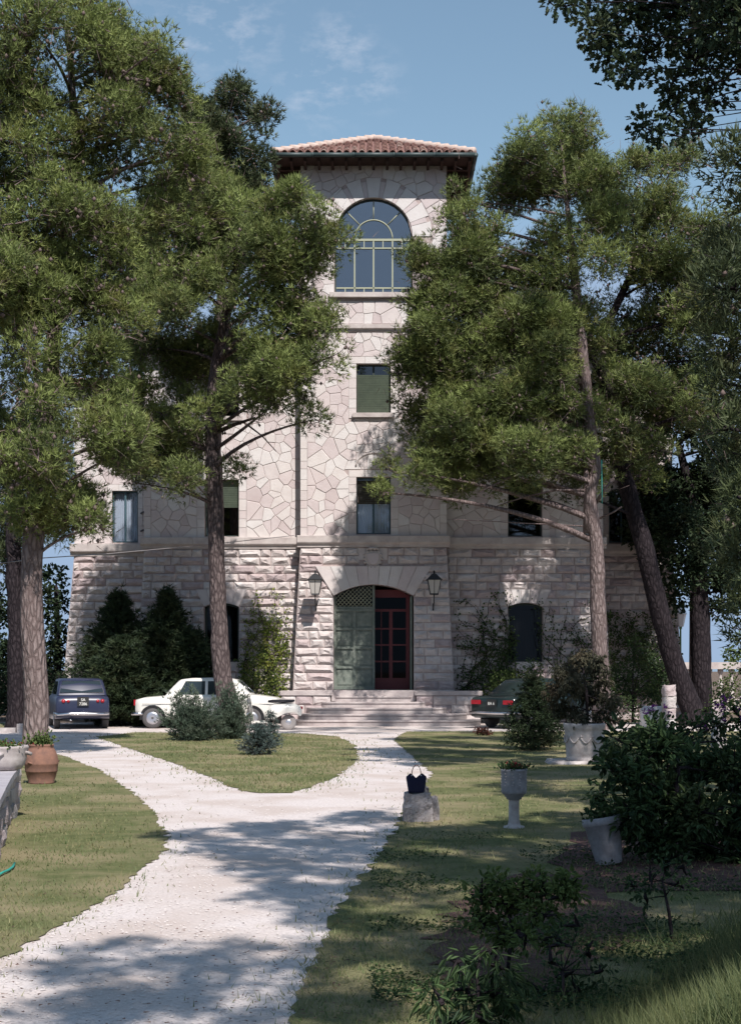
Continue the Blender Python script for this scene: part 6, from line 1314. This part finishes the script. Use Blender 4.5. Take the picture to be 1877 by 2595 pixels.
# scooter, facing left
sc_ = empty('scooter', (S(690, 1700, 39.6).x, 39.6, 0), math.radians(184), label='white motor scooter parked in front of the white car beside the steps', cat='scooter')
def wheel(x, p):
    w = obj(MB().lathe([(.12, -.045), (.195, -.05), (.215, -.02), (.215, .02), (.195, .05), (.12, .045)], (x, 0, .215), 22, axis='y'), 'wheel', TYREG if 0 else mat('scooter_tyre', (.28, .26, .25), .9, .1), p)
    obj(MB().lathe([(.001, -.06), (.05, -.055), (.12, -.03), (.12, .03), (.05, .055), (.001, .06)], (x, 0, .215), 18, axis='y'), 'rim', HUB, w)
wheel(-.45, sc_); wheel(.78, sc_)
M = MB(); V = []; F_ = []; sts = [(-.82, .42, .56, .05), (-.78, .34, .66, .12), (-.62, .30, .74, .17), (-.35, .26, .76, .20), (-.05, .24, .74, .19), (.10, .22, .66, .14), (.16, .22, .40, .12)]
sec = [(-1, .15), (-1.05, .45), (-.9, .8), (-.5, 1), (.5, 1), (.9, .8), (1.05, .45), (1, .15)]
for (x, zb, zt_, hw) in sts:
    arch = .26 if -.72 < x < -.2 else 0
    for (a, b_) in sec: V.append((x, a*hw, max(zb+(zt_-zb)*b_, (zb+arch*.8) if b_ < .2 else 0)))
n_ = 8
for i in range(len(sts)-1):
    for k in range(n_-1): F_.append((i*n_+k, (i+1)*n_+k, (i+1)*n_+k+1, i*n_+k+1))
F_ += [tuple(range(n_)), tuple((len(sts)-1)*n_+k for k in range(n_))[::-1]]
obj(M.add(V, F_, 0, True), 'rear_body', WPAINT, sc_)
obj(MB().box(.1, .58, -.17, .17, .20, .26), 'floorboard', WPAINT, sc_)
V = []; k = 9
for i in range(k):
    t = i/(k-1); x = .55+.10*t+.02; z = .24+.66*t; hw = .17+.12*math.sin(math.pi*(.15+.6*t))
    for j in range(7): s = (j-3)/3; V.append((x-.07*s*s, s*hw, z))
obj(MB().add(V+[(a+.012, b_, c) for a, b_, c in V], [(i*7+j, i*7+j+1, (i+1)*7+j+1, (i+1)*7+j) for i in range(k-1) for j in range(6)]+[(63+i*7+j+1, 63+i*7+j, 63+(i+1)*7+j, 63+(i+1)*7+j+1) for i in range(k-1) for j in range(6)], 0, True), 'leg_shield', WPAINT, sc_)
obj(MB().tube([(.80, 0, .25), (.70, 0, .65), (.66, 0, .98)], .03, 8), 'steering_column', WPAINT, sc_)
hbm = MB(); hbm.tube([(.58, -.33, 1.0), (.64, -.2, 1.01), (.68, 0, .98), (.64, .2, 1.01), (.58, .33, 1.0)], .02, 8); obj(hbm, 'handlebar', WPAINT, sc_)
obj(MB().lathe([(.001, .10), (.06, .09), (.075, .04), (.06, -.02)], (.68, 0, .96), 14, axis='x'), 'headlight', FROST, sc_)
obj(MB().lathe([(.0, .26), (.05, .24), (.10, .16), (.11, .06)], (.78, 0, .215), 12, axis='z'), 'mudguard', WPAINT, sc_)
M = MB(); V = []
for (x, z, hw, h) in [(-.62, .80, .08, .05), (-.55, .77, .13, .08), (-.3, .76, .15, .09), (0, .76, .14, .09), (.12, .77, .08, .06)]: V += [(x, -hw, z), (x, -hw, z+h*.6), (x, -hw*.6, z+h), (x, hw*.6, z+h), (x, hw, z+h*.6), (x, hw, z)]
obj(M.add(V, [(i*6+k, (i+1)*6+k, (i+1)*6+(k+1) % 6, i*6+(k+1) % 6) for i in range(4) for k in range(6)]+[(0, 1, 2, 3, 4, 5), (29, 28, 27, 26, 25, 24)], 0, True), 'seat', SEATM, sc_)
obj(MB().lathe([(.001, -.05), (.04, -.04), (.045, .02)], (-.80, 0, .62), 10, axis='x'), 'tail_light', REDL, sc_)
import sys
print('total objects', len(C.objects), 'tris', sum(sum(max(1, len(p.vertices)-2) for p in o.data.polygons) if len(o.data.polygons) < 5000 else len(o.data.polygons) for o in C.objects if o.type == 'MESH'))
